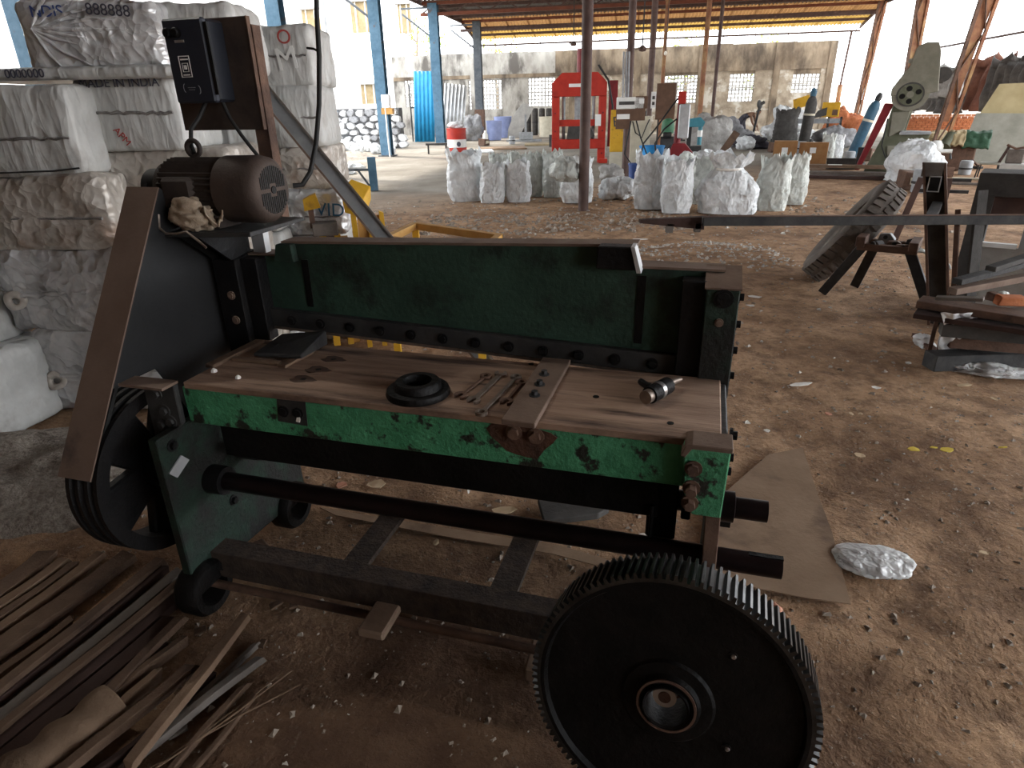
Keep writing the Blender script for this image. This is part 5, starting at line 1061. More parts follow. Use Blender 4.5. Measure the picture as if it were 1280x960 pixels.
# ================================================================== white sacks
def sack(label, x0, x1, ytop, ybase, mt, seed, tied=False, group=None, turn=0, depth=.75):
    px = (x0+x1)/2; p = G(px, ybase); k = mpp(p); w = (x1-x0)*k; h = (ybase-ytop)*k/1.06; d = w*depth
    t = thing('woven_sack', label, 'sack', p+V3((0, d*.4, 0)), face(p)+R(turn), group); m = MB(); rn = random.Random(seed); lx = rn.uniform(-.06, .06)*w
    NU, NV = 44, 30; ft = .80 if not tied else .74
    def f(u, v):
        a = 2*PI*u; c, s_ = math.cos(a), math.sin(a)
        e = 2.6; sx = math.copysign(abs(c)**(2/e), c); sy = math.copysign(abs(s_)**(2/e), s_)
        if v < ft:
            q = v/ft; prof = (.86+.14*min(1, q*4))*(1-.12*max(0, q-.6)/.4) if not tied else (.9+.1*min(1, q*4))*(1-.55*max(0, (q-.5)/.5)**1.6)
        else:
            q = (v-ft)/(1-ft); prof = (.88+.10*q if not tied else .42+.35*q)
        r = 1+.10*nz((c*1.5, s_*1.5, v*3), 1.6, seed)+.06*(1-abs(nz((c*2, s_*2, v*7), 2.2, seed+3))*3)
        zz = h*v; 
        if v > ft: zz += h*.06*nz((c*2.5, s_*2.5, 0), 1.5, seed+7)*(v-ft)/(1-ft)*3
        return (sx*w/2*prof*r+lx*v, sy*d/2*prof*r, max(0, zz))
    m.grid(f, NU, NV, True); m.add([f(i/NU, 0) for i in range(NU)], [tuple(range(NU))])
    o = m.build('sack_body', MT[mt], t, smooth=180)
    if not tied:
        m = MB(); pts = [f(i/24, ft-.02) for i in range(24)]; c = (lx*ft, 0, h*(ft+.0)); vs = [(x*.93+lx*.05, y*.93, z) for x, y, z in pts]; m.add(vs+[(c[0], c[1], c[2]+h*.05)], [(i, (i+1) % 24, 24) for i in range(24)]); m.build('contents', MT['sack_fill'], t, smooth=60)
    else:
        m = MB(); zt = h*ft; m.lathe([(w*.2+.02*math.cos(a), .02*math.sin(a)) for a in [2*PI*i/6 for i in range(6)]], (lx*ft, 0, zt), (0, 0, 1), 16, closed=True); m.build('tie_cord', MT['paper'], t)
    return t
SG = 'white sacks beside the brown pipe post'; SR = 'white sacks in front of the welding gear'
for a in (('wide white sack at the end of the row, nearest the red drum', 561, 605, 190, 252, 'sack', 1, False), ('short white sack next to the wide end sack', 600, 631, 206, 254, 'sack', 2, False), ('white sack half hidden behind the short sack', 613, 639, 194, 246, 'sack_grey', 3, False), ('white sack with upright flaps in the middle of the row', 633, 664, 203, 253, 'sack', 4, False),
          ('white sack peeping out behind the flapped one', 638, 657, 192, 243, 'sack_grey', 5, False), ('greyish sack standing back between two white ones', 656, 680, 193, 246, 'sack_grey', 6, False), ('greyish green sack next to the brown pipe post', 679, 704, 190, 247, 'sack_grey', 7, False), ('white sack standing right behind the brown pipe post', 702, 742, 199, 254, 'sack', 8, False)):
    sack(*a, group=SG)
for a in (('tall white sack at the end of the row, beside the navy bucket', 794, 836, 193, 262, 'sack', 11, False), ('white sack standing second in the row from the navy bucket', 828, 866, 200, 267, 'sack', 12, False), ('greyish sack standing between the slim and the bulging sacks', 866, 906, 198, 256, 'sack_grey', 13, False), ('bulging white sack with a gathered tied neck', 876, 949, 192, 268, 'sack', 14, True),
          ('rounded white sack with a dark seam down its front', 946, 985, 199, 264, 'sack_grey', 15, False), ('greenish white sack at the end of the row by the planks', 972, 1009, 194, 256, 'sack_grey', 16, False)):
    t = sack(*a, group=SR, depth=.5 if a[7] else .75)
def pile(name, label, cat, px, py, wpx, hpx, mt, seed, flat_=1.0, z=0, group=None, spike=.4, res=(40, 26), dep=.7):
    p = G(px, py, z); k = mpp(p); t = thing(name, label, cat, p+V3((0, wpx*k*.2, 0)), face(p), group); w = wpx*k/2; hz = hpx*k/1.08
    m = MB()
    def f(u, v):
        a = 2*PI*u; ph = PI*(v-.5); c = math.cos(ph); q = V3((math.cos(a)*c, math.sin(a)*c, math.sin(ph))); kk = 1+spike*nz(q, 1.5, seed)+.25*spike*(1-abs(nz(q, 4, seed+1))*3)
        return (q.x*w*kk, q.y*w*dep*kk, max(0, hz*(.42+q.z*.52*kk)))
    m.grid(f, res[0], res[1], True); m.build('cover', MT[mt], t, smooth=180); return t
pile('empty_sack', 'folded white sack heaped on top of the row by the pipe post', 'sack', 708, 228, 36, 34, 'sack_grey', 21, z=.42)
pile('collapsed_sack', 'collapsed white sack lying on the floor by the switch post', 'sack', 772, 250, 42, 30, 'sack', 22)
pile('wrapped_bundle', 'grey wrapped bundle behind the collapsed sack', 'bundle', 764, 228, 28, 24, 'tarp_grey', 23)
pile('empty_sack', 'empty white sacks heaped behind the slim white sacks', 'sack', 880, 214, 52, 26, 'sack', 24)
pile('grey_sack', 'grey crumpled sack lying in front of the blue drum', 'sack', 858, 222, 40, 32, 'sack_grey', 25)
crumple('white_sack', 'bulky white plastic sack in front of the power press', 'sack', 1137, 226, 56, 40, 'sack', 1.0, 31, res=(44, 28), spike=.35).location.z = 0
# navy bucket and blue drum
def tub(label, px, py, wt, wb, h, mt, name='plastic_bucket', cat='bucket', bands=()):
    t, k = at(px, py, name, label, cat); m = MB(); m.lathe([(wb/2*k, 0), (wt/2*k, h*k/1.08), (wt/2*k-.015, h*k/1.08), (wb/2*k-.015, .02), (0, .02)], n=28); m.build('shell', MT[mt], t, smooth=50)
    m = MB(); m.lathe([(wt/2*k-.01, h*k/1.08-.02), (wt/2*k+.012, h*k/1.08-.02), (wt/2*k+.012, h*k/1.08+.01), (wt/2*k-.01, h*k/1.08+.01)], n=28, closed=True); m.build('rim', MT[mt], t, smooth=50); return t, k
tub('navy blue plastic bucket on the floor by the sacks', 793, 234, 17, 14, 30, 'navy_plastic')
tub('bright blue plastic drum behind the white sacks', 813, 216, 30, 28, 34, 'blue_plastic', 'plastic_drum', 'drum')
tub('lilac plastic bin at the back wall, left of its twin', 618, 175, 20, 17, 24, 'lilac_plastic', 'plastic_bin', 'bin'); tub('darker lilac plastic bin behind the first one at the back wall', 629, 172, 22, 19, 26, 'lilac_plastic', 'plastic_bin', 'bin')
tub('pinkish grey drum beside the red press', 683, 171, 18, 17, 25, 'beige', 'metal_drum', 'drum')
# red and white oil drum
t, k = at(572, 196, 'oil_drum', 'red oil drum with a white band standing in the yard', 'drum'); r_ = 11.8*k; h = 36*k/1.08
for z0, z1, mt in ((0, .31, 'red_paint'), (.31, .62, 'white_paint'), (.62, 1, 'red_paint')): m = MB(); m.cyl((0, 0, z0*h), (0, 0, z1*h), r_, n=28); m.build('painted_band', MT[mt], t, smooth=50)
for z in (.0, .31, .62, .97): m = MB(); m.lathe([(r_-.01, z*h), (r_+.015, z*h), (r_+.015, z*h+.025), (r_-.01, z*h+.025)], n=28, closed=True); m.build('rolling_hoop', MT['red_paint'], t, smooth=50)
m = MB(); q = [(math.cos(2*PI*i/12)*.07+.06, math.sin(2*PI*i/12)*.08+h*.46) for i in range(12)]; m.prism(q, -r_-.004, -r_+.03); m.build('round_mark', MT['ink'], t)
pile('rag_heap', 'white rag heaped on the red oil drum', 'rag', 572, 196-.1, 18, 9, 'sack', 33).location = V3(t.location)+V3((0, 0, h))

# ================================================================== background machines and stock
# corrugated sheets in the yard
def corr(label, quad_px, by, mt, waves, lean=.25, name='corrugated_sheet'):
    (x0, y0), (x1, y1), (x2, y2), (x3, y3) = quad_px      # tl tr br bl
    def P(px, py, l): q = bY(px, py, by+l); return B(q[0], q[1], q[2])
    tl, tr_, brr, bl = P(x0, y0, lean), P(x1, y1, lean), P(x2, y2, 0), P(x3, y3, 0)
    brr.z = bl.z = 0
    o0 = V3((bl.x, bl.y, 0)); t = thing(name, label, 'sheet', o0); m = MB(); n = BY*-1
    m.grid(lambda u, v: (tl.lerp(tr_, u)*(1-v)+bl.lerp(brr, u)*v)-o0+n*.03*math.sin(u*waves*2*PI), waves*6+1, 2)
    o = m.build('sheet', MT[mt], t, smooth=180); md = o.modifiers.new('th', 'SOLIDIFY'); md.thickness = .008; return t
corr('bright blue corrugated sheet standing behind the slatted board', [(517, 89), (542, 89), (543, 166), (518, 166)], 32.5, 'blue_sheet', 5)
corr('grey galvanised corrugated sheet leaning behind the red drum', [(556, 104), (584, 107), (578, 176), (551, 176)], 30.5, 'galv', 6)
t, k = at(540, 176, 'slatted_board', 'brown slatted board on a thin black stand in the yard', 'board')
for i in range(5): m = MB(); m.b(-16, 11, -2, 0, 4+i*7.4, 10.8+i*7.4); pbuild(m, 'slat', 'amber_wood', t, k)
for x in (-16, -3, 10): m = MB(); m.b(x, x+1.5, -3, -2, 3, 41); pbuild(m, 'batten', 'wood_dark', t, k)
for x in (-24, 15): m = MB(); m.b(x, x+1.6, -1, 1, -18 if x < 0 else 0, 70 if x < 0 else 42); pbuild(m, 'stand_post', 'dark_metal', t, k)
m = MB(); m.b(-24, 16, -1, 1, 41, 43); pbuild(m, 'stand_rail', 'dark_metal', t, k)
t, k = at(548, 192, 'low_bench', 'low dark bench standing in front of the slatted board', 'bench'); m = MB(); m.b(-15, 14, -4, 4, 11, 13.5); pbuild(m, 'seat', 'charcoal', t, k)
for x in (-13, 9): m = MB(); m.b(x, x+2, -3, 3, 0, 11); pbuild(m, 'leg', 'dark_metal', t, k)
# white rubble bags along the stone wall
rn = random.Random(12)
for i in range(15):
    px = 398+i*6.2+rn.uniform(-2, 2); py = 189+rn.uniform(-2, 4)-(4 if i % 2 else 0)
    pile('rubble_bag', ('white bag heaped along the foot of the stone wall' if px < 478 else 'white bag lying beyond the bright blue column'), 'bag', px, py, 15, 12, 'sack', 50+i, group='bags along the stone wall', res=(18, 12), spike=.6)
p = G(432, 198); heap('gravel_heap', 'flat dark gravel heap in the yard before the stone wall', p.x, p.y, 1.3, 1.0, .22, 'gravel', 16)
for i, (px, py) in enumerate(((415, 208), (436, 212), (425, 218))): pile('white_tarp', ('white tarpaulin scrap lying nearest the gravel heap', 'white tarpaulin scrap lying by the blue stub post', 'white tarpaulin scrap lying beside the steel channel')[i], 'tarpaulin', px, py, 30, 7, 'sack', 70+i, res=(22, 12), spike=.8)
for i, (px, py, w) in enumerate(((628, 186, 60), (600, 190, 34), (676, 181, 40))):
    p = G(px, py); k = mpp(p); t = thing('flat_sheet', ('long tan board lying flat in the yard behind the sacks', 'white sheet lying flat near the red drum', 'yellowish board lying flat beside the red press')[i], 'board', p, face(p)); m = MB(); m.prism([(-w/2*k, -.5), (w/2*k, -.6), (w*.45*k, .8), (-w*.5*k, .6)], .0, .05, y=(0, 1, 0), nrm=(0, 0, 1)); m.build('board', MT[('card_dusty', 'sack', 'tarp_tan')[i]], t)
# things along the pale part of the back wall
t, k = at(645, 172, 'grey_slab', 'grey slab leaning against the back wall', 'slab'); m = MB(); m.prism([(-14, 0), (4, 0), (22, 36), (10, 44), (-2, 30)], 0, 4); pbuild(m, 'slab', 'concrete', t, k, bevel=.01)
for i in range(5):
    t, k = at(652+i*8.5, 169, 'dark_roll', 'dark upright roll in the row along the back wall', 'roll', group='dark rolls along the back wall'); m = MB(); m.lathe([(3.6*k, 0), (3.6*k, 30*k), (2.6*k, 31*k), (1.2*k, 30*k), (1.2*k, 10*k), (0, 10*k)], n=16); m.build('roll', MT['charcoal'], t, smooth=50); m = MB(); m.lathe([(3.65*k, 14*k), (3.8*k, 15*k), (3.65*k, 16*k)], n=16); m.build('binding', MT['dark_metal'], t, smooth=50)
t, k = at(657, 177, 'grey_trough', 'grey box on a low rail in front of the dark rolls', 'box'); m = MB(); m.b(-8, 9, -3, 3, 3, 12); pbuild(m, 'box', 'grey_metal', t, k, bevel=.01); m = MB(); m.b(-24, 20, -1, 1, 0, 3); pbuild(m, 'rail', 'grey_metal', t, k); m = MB(); m.b(-1, 1.5, -1, 1, 12, 34); pbuild(m, 'handle', 'grey_metal', t, k)
t, k = at(607, 177, 'white_canister', 'small white canister beside the lilac bins', 'canister'); m = MB(); m.lathe([(3.4*k, 0), (3.4*k, 8*k), (1.5*k, 11*k), (1.5*k, 13*k), (0, 13*k)], n=14); m.build('body', MT['white_paint'], t, smooth=50)
pile('scrap_heap', 'grey scrap heap under the leaning corrugated sheet', 'heap', 590, 176, 26, 32, 'stone_dark', 81, spike=.6)
# ---- red hydraulic press
p = G(722, 203); t = thing('hydraulic_press', 'tall red hydraulic press frame behind the white sacks', 'press', p, face(p)); k = mpp(p)
for x0, x1 in ((-32, -23), (24, 33)): m = MB(); m.b(x0, x1, -8, 8, 0, 82); pbuild(m, 'side_column', 'red_paint', t, k, bevel=.01)
m = MB(); m.prism([(-32, 82), (33, 82), (33, 98), (22, 110), (-20, 110), (-32, 98)], -10, 10); pbuild(m, 'crown', 'red_paint', t, k, bevel=.01)
m = MB(); m.b(-12, 6, -10.6, -10, 93, 97); pbuild(m, 'name_plate', 'white_label', t, k)
m = MB(); m.b(-32, 33, -10, 10, 18, 30); pbuild(m, 'bed', 'red_paint', t, k, bevel=.01); m = MB(); m.b(-30, 31, -6, 6, 46, 54); pbuild(m, 'moving_table', 'red_paint', t, k)
for x in (-18, 18): m = MB(); m.cyl((x, 0, 30), (x, 0, 84), 2, n=10); pbuild(m, 'guide_rod', 'grey_metal', t, k, smooth=50)
m = MB(); m.cyl((0, 0, 54), (0, 0, 84), 5, n=16); pbuild(m, 'ram', 'grey_metal', t, k, smooth=50); m = MB(); m.cyl((3, 4, 108), (3, 4, 138), 6, n=14); pbuild(m, 'cylinder', 'dark_red', t, k, smooth=50)
m = MB(); m.prism([(-14, 30), (14, 30), (20, 34), (14, 46), (-12, 46)], -7, 7); pbuild(m, 'die_block', 'charcoal', t, k)
for x in (-34, 26): m = MB(); m.b(x, x+10, -16, 16, 0, 5); pbuild(m, 'foot', 'red_paint', t, k)
for x in (-31, 26):
    for z in (12, 40, 62): m = MB(); m.cyl((x+3, -8.5, z), (x+3, -8, z), 1.2, n=8); pbuild(m, 'bolt', 'dark_red', t, k)
m = MB(); m.b(36, 46, -5, 10, 20, 100); pbuild(m, 'hydraulic_tower', 'dark_red', t, k); m = MB(); m.b(20, 27, -9.4, -8.4, 46, 60); pbuild(m, 'white_tag', 'white_label', t, k)
m = MB(); m.tube([(22, -10, 118), (34, -12, 100), (40, -14, 70), (40, -14, 40), (48, -14, 20)], 1.3, 6); pbuild(m, 'hose', 'rubber', t, k, smooth=60)
# switch boxes on the second pipe post
loc = V3(p2_.location); k = mpp(loc)
t = thing('switch_cabinet', 'grey and brown switch boxes mounted on the pipe post', 'switch box', loc+V3((0, -.25, 0)), face(loc))
m = MB(); m.b(-16, 16, -2, 4, 84, 98); pbuild(m, 'upper_box', 'white_paint', t, k, bevel=.01); m = MB(); m.b(-13, 5, -2.6, -2, 89, 93); pbuild(m, 'handle_slot', 'charcoal', t, k)
m = MB(); m.b(-16, 18, -2, 4, 70, 84); pbuild(m, 'lower_box', 'bakelite', t, k); m = MB(); m.b(-15, 0, -2.6, -2, 72, 78); pbuild(m, 'fuse_row', 'white_label', t, k)
m = MB(); m.b(6, 20, -2, 4, 84, 99); pbuild(m, 'side_box', 'bakelite', t, k); m = MB(); m.b(10, 16, -2.6, -2, 90, 96); pbuild(m, 'side_label', 'white_label', t, k)
m = MB(); m.b(-16, 0, -1, 3, 60, 70); pbuild(m, 'brown_panel', 'bakelite', t, k)
for x in (-9, -6, -3): m = MB(); m.cyl((x, 0, 98), (x-1, 0, 150), 1.2, n=6); pbuild(m, 'conduit', 'grey_metal', t, k)
for j, pts in enumerate(([(8, -3, 70), (14, -6, 50), (22, -8, 30), (38, -10, 24), (50, -6, 40)], [(2, -3, 70), (-4, -8, 30), (6, -12, 16), (26, -12, 22)])): m = MB(); m.tube(pts, .9, 6); pbuild(m, 'cable', 'rubber', t, k, smooth=60)
# dark panel behind
t, k = at(829, 195, 'dark_cabinet', 'tall dark brown control panel with white meters', 'cabinet'); m = MB(); m.b(-13, 10, -3, 3, 46, 90); pbuild(m, 'case', 'bakelite', t, k, bevel=.01); m = MB(); m.b(-19, -13, -3, 3, 60, 80); pbuild(m, 'meter_column', 'white_paint', t, k)
for x in (-10, 6): m = MB(); m.b(x, x+2, -1, 1, 0, 46); pbuild(m, 'leg', 'dark_metal', t, k)
for z in (64, 71): m = MB(); m.b(-17.5, -14.5, -3.5, -3, z, z+4); pbuild(m, 'dial', 'charcoal', t, k)
# yellow and beige cabinets
t, k = at(769, 215, 'yellow_cabinet', 'tall yellow cabinet standing beside the red press', 'cabinet'); m = MB(); m.b(-8, 8, -5, 5, 26, 78); pbuild(m, 'case', 'yellow_paint', t, k, bevel=.01); m = MB(); m.b(-8, 8, -4, 5, 0, 26); pbuild(m, 'plinth', 'beige', t, k)
text('painted_letter', 'B', MT['ink'], t, 16*k, frame((-1*k, -5.2*k, 58*k), (1, 0, .15), (-.15, 0, 1)), .004)
t, k = at(796, 211, 'beige_cabinet', 'beige power unit behind the switch post', 'cabinet'); m = MB(); m.b(-10, 14, 0, 12, 0, 66); pbuild(m, 'case', 'beige', t, k, bevel=.01)
for x in (-6, 0, 6): m = MB(); m.cyl((x, 4, 66), (x, 4, 72), 2.4, n=10); pbuild(m, 'knob', 'charcoal', t, k, smooth=50)
m = MB(); m.tube([(-8, -1, 60), (-4, -3, 46), (4, -4, 40), (8, -3, 52), (12, -1, 62)], .8, 6); pbuild(m, 'cable', 'rubber', t, k, smooth=60)
t, k = at(831, 214, 'green_pump', 'green and black pump standing behind the blue drum', 'pump'); m = MB(); m.b(-8, 8, -4, 6, 0, 44); pbuild(m, 'base', 'charcoal', t, k); m = MB(); m.lathe([(7*k, 44*k), (8*k, 50*k), (7*k, 58*k), (3*k, 61*k), (0, 61*k)], n=18); m.build('dome', MT['machine_green'], t, smooth=50); m = MB(); m.cyl((-5, -6, 46), (5, -6, 46), 4, n=14); pbuild(m, 'motor', 'dark_metal', t, k, smooth=50)
# red column drill with a grey guard
t, k = at(847, 218, 'column_drill', 'red column machine with a tall grey front guard', 'machine'); m = MB(); m.prism([(-16, 18), (12, 18), (16, 28), (6, 40), (-8, 40)], -8, 8); pbuild(m, 'red_base', 'dark_red', t, k); m = MB(); m.b(-14, 12, -6, 10, 0, 18); pbuild(m, 'pedestal', 'charcoal', t, k)
m = MB(); m.cyl((-4, 2, 38), (-2, 2, 92), 4, n=14); pbuild(m, 'column', 'dark_red', t, k, smooth=50); m = MB(); m.b(-4, 9, -8, -3, 46, 88); pbuild(m, 'grey_guard', 'galv', t, k, bevel=.02); m = MB(); m.b(-6, 3, -4, 4, 88, 103); pbuild(m, 'red_cap', 'red_paint', t, k, bevel=.01)
for j, pts in enumerate(([(-4, 0, 98), (-14, -3, 84), (-28, -5, 62), (-44, -5, 40), (-46, -5, 26), (-38, -5, 16), (-24, -3, 18)], [(-6, 0, 70), (-20, -4, 58), (-30, -4, 40), (-28, -4, 26), (-20, -4, 20)])): m = MB(); m.tube(pts, 1.1, 6); pbuild(m, 'hose', 'rubber', t, k, smooth=60)
t, k = at(866, 208, 'teal_drill', 'small teal bench drill on a dark stand', 'drill'); m = MB(); m.b(-12, 8, -6, 8, 0, 26); pbuild(m, 'stand', 'dark_metal', t, k); m = MB(); m.prism([(-12, 50), (8, 50), (10, 56), (4, 62), (-10, 60)], -5, 6); pbuild(m, 'head', 'teal', t, k, bevel=.01)
m = MB(); m.cyl((5, -5, 28), (5, -5, 50), 2.6, n=10); pbuild(m, 'quill', 'teal', t, k, smooth=50); m = MB(); m.cyl((5, -5.2, 38), (5, -5.2, 46), 3, n=10); pbuild(m, 'white_sleeve', 'white_paint', t, k, smooth=50); m = MB(); m.b(-10, -5, 0, 6, 26, 52); pbuild(m, 'column', 'dark_metal', t, k)
pile('tarp_heap', 'large grey tarpaulin heap behind the teal drill', 'tarpaulin', 888, 196, 52, 54, 'tarp_grey', 91, spike=.45, dep=.6)
pile('dark_heap', 'dark scrap heap beside the bent worker', 'heap', 915, 184, 40, 34, 'stone_dark', 92, spike=.6, dep=.5)
pile('white_heap', 'white plastic heap before the lattice wall', 'heap', 986, 176, 46, 38, 'sack', 93, spike=.9, dep=.4)
pile('navy_heap', 'heap of dark blue cloth on the floor beside the worker', 'cloth', 942, 186, 34, 16, 'dark_cloth', 94, spike=.9)
pile('small_white_heap', 'white cloth piled at the feet of the worker', 'cloth', 932, 187, 22, 18, 'sack', 95, spike=.5)
t, k = at(903, 199, 'leaning_plank', 'brown plank leaning behind the bulging sack', 'plank'); m = MB(); m.bar((-6, 0, 0), (14, 8, 34), 9, 2.5, (0, 1, 0)); pbuild(m, 'plank', 'wood', t, k)
# ---- right background: big black bag, gas cylinders, cartons, yellow machine
sack('tall black plastic sack beside the grey gas cylinder', 968, 996, 138, 188, 'charcoal', 96, False)
def gas(label, px, py, lean, h, r, mt, cap):
    t, k = at(px, py, 'gas_cylinder', label, 'cylinder'); d = V3((lean, 0, 1)).normalized(); m = MB(); m.lathe([(r*.9*k, 0), (r*k, 2*k), (r*k, (h-10)*k), (r*.75*k, (h-5)*k), (r*.35*k, (h-1)*k), (r*.35*k, (h+4)*k), (0, (h+4)*k)], (0, 0, 0), d, 20); m.build('cylinder', MT[mt], t, smooth=50)
    m = MB(); m.lathe([(r*1.03*k, h*.62*k), (r*1.03*k, h*.62*k+.06), (r*.9*k, h*.62*k+.06)], (0, 0, 0), d, 20); m.build('band', MT['beige'], t, smooth=50)
    m = MB(); m.lathe([(r*.55*k, (h-2)*k), (r*.6*k, (h+3)*k), (r*.3*k, (h+7)*k), (0, (h+7)*k)], (0, 0, 0), d, 12); m.build('valve', MT[cap], t, smooth=50)
gas('grey gas cylinder with a blue cap beside the black bag', 1003, 186, .05, 62, 6.5, 'charcoal', 'cyl_blue'); gas('blue gas cylinder leaning beside the power press', 1064, 196, .27, 68, 6.3, 'cyl_blue', 'dark_metal')
t, k = at(1022, 184, 'yellow_mixer', 'yellow machine parts standing behind the cartons', 'machine'); m = MB(); m.prism([(-34, 48), (-18, 52), (-18, 66), (-36, 60)], -4, 4); pbuild(m, 'chute', 'yellow_paint', t, k); m = MB(); m.b(-2, 18, -4, 6, 38, 56); pbuild(m, 'hood', 'yellow_paint', t, k, bevel=.02); m = MB(); m.b(10, 16, -4.5, -4, 40, 47); pbuild(m, 'vent', 'bakelite', t, k)
m = MB(); m.prism([(-12, 36), (4, 40), (4, 50), (-6, 46)], -6, 0); pbuild(m, 'black_cowl', 'charcoal', t, k); m = MB(); m.b(-34, 22, -2, 4, 30, 36); pbuild(m, 'frame_rail', 'grey_metal', t, k)
for x in (-32, -14, 6, 20): m = MB(); m.b(x, x+2.5, -2, 3, 0, 49 if x < -20 else 38); pbuild(m, 'leg', 'dark_metal', t, k)
for i, (px, w) in enumerate(((977, 27), (1012, 33))):
    t, k = at(px+2, 205, 'carton', ('brown carton on the left of the pair by the sacks', 'brown carton on the right of the pair by the sacks')[i], 'carton', 'pair of cartons'); m = MB(); m.b(-w/2, w/2, 0, 16, 0, 29-i*2); pbuild(m, 'box', 'cardboard', t, k, bevel=.01); m = MB(); m.b(-4, 3, -.3, 0, 14, 21); pbuild(m, 'paper_label', 'white_label', t, k)
    m = MB(); m.b(-w/2, w/2, -.1, 16.1, 28.6-i*2, 29.2-i*2); pbuild(m, 'flap', 'cardboard', t, k)
sack('grey sack standing behind the right carton', 1026, 1042, 168, 203, 'sack_grey', 17, False); sack('silver grey sack standing beside the leaning blue cylinder', 1036, 1054, 170, 200, 'sack', 18, False)
pile('white_scraps', 'white scrap heap on the cartons side of the grey cylinder', 'heap', 1004, 181, 34, 20, 'sack', 97, spike=.7)
t, k = at(1050, 211, 'black_crate', 'open black plastic crate on the floor by the planks', 'crate')
for q in ((-16, 16, -6, -5, 0, 13), (-16, 16, 8, 9, 0, 13), (-16, -15, -6, 9, 0, 13), (15, 16, -6, 9, 0, 13), (-16, 16, -6, 9, 0, 1)): m = MB(); m.b(*q); pbuild(m, 'panel', 'charcoal', t, k)
m = MB(); m.b(-17, 17, -7, -4.5, 12, 14); pbuild(m, 'rim', 'charcoal', t, k)
for i, (y, z, lb) in enumerate(((224, 0, 'lower dark plank lying behind the tyre'), (219, 0, 'middle plank lying behind the tyre'), (217, .12, 'pale board lying on the planks behind the tyre'))):
    t, k = at(1055, y, 'flat_plank', lb, 'plank', z=0); m = MB(); m.b(-46, 46+i*2, 0, 14, z/k, z/k+4); pbuild(m, 'board', ('wood_dark', 'wood_grey', 'wood_pale')[i], t, k)
    if i == 2: m = MB(); m.b(-20, -4, -.2, 6, z/k+4, z/k+4.5); pbuild(m, 'white_card', 'white_label', t, k)
# ---- power press (C frame)
PXY = (1110, 216); t, k = at(*PXY, 'power_press', 'old olive grey C frame power press with a big flywheel', 'press')
def C7(x, y): return (1040+x/5.333-PXY[0], PXY[1]-(50+y/5.333))
def pp(pts, a, b_, name, mt, bevel=.015): m = MB(); m.prism([C7(*q) for q in pts], a, b_); return pbuild(m, name, mt, t, k, bevel=bevel)
pp([(225, 885), (300, 640), (325, 430), (445, 430), (425, 600), (570, 608), (560, 655), (505, 665), (515, 745), (410, 790), (400, 885)], -2, 14, 'frame', 'olive')
pp([(335, 700), (500, 690), (500, 735), (400, 775), (345, 770)], -4, -2, 'frame_rib', 'olive_pale'); pp([(330, 480), (430, 470), (415, 600), (335, 640)], -3.2, -2, 'slide_guide', 'olive_pale')
pp([(395, 600), (570, 606), (568, 625), (392, 628)], -8, 10, 'bolster', 'grey_metal')
pp([(390, 95), (400, 70), (440, 52), (505, 55), (525, 110), (556, 352), (500, 366), (300, 376), (298, 330), (330, 270), (375, 190)], -9, -4, 'guard_cover', 'olive_pale')
cx, cz = C7(408, 368); m = MB(); m.lathe([(0, 0), (19.5, 0), (19.5, 5), (15, 5), (0, 5)], (cx, -3, cz), (0, -1, 0), 32); pbuild(m, 'flywheel', 'olive_pale', t, k, smooth=40)
m = MB(); m.cyl((cx, -9, cz), (cx, -9.3, cz), 14.5, n=32); pbuild(m, 'wheel_opening', 'charcoal', t, k); m = MB(); m.cyl((cx, -9.2, cz), (cx, -9.8, cz), 12.6, n=32); pbuild(m, 'wheel_disc', 'olive', t, k); m = MB(); m.cyl((cx, -9.6, cz), (cx, -10.6, cz), 4, n=20); pbuild(m, 'wheel_hub', 'olive_pale', t, k, smooth=40)
for dx, dz in ((-2, 7), (0, -8), (8, 3), (-8, -2)): m = MB(); m.cyl((cx+dx, -9.95, cz+dz), (cx+dx, -9.7, cz+dz), 3.2, n=16); pbuild(m, 'wheel_hole', 'grease', t, k)
q = C7(560, 250); m = MB(); m.cyl((q[0], -4, q[1]), (q[0], 8, q[1]), 9, n=16); pbuild(m, 'motor', 'charcoal', t, k, smooth=40)
m = MB(); m.b(q[0]-12, q[0]+2, -2, 6, q[1]-10, q[1]+6); pbuild(m, 'motor_bracket', 'charcoal', t, k)
q = C7(375, 160); m = MB(); m.cyl((q[0], -8, q[1]), (q[0], -4, q[1]), 3, n=12); pbuild(m, 'oil_cup', 'olive_pale', t, k)
pp([(168, 870), (200, 870), (330, 425), (275, 420)], -1, 5, 'red_side_plate', 'dark_red')
m = MB(); m.tube([(C7(310, 520)[0], -5, C7(310, 520)[1]), (C7(305, 700)[0], -5, C7(305, 700)[1]), (C7(340, 780)[0], -5, C7(340, 780)[1]), (C7(420, 800)[0], -5, C7(420, 800)[1])], .8, 6); pbuild(m, 'cable', 'rubber', t, k, smooth=60)
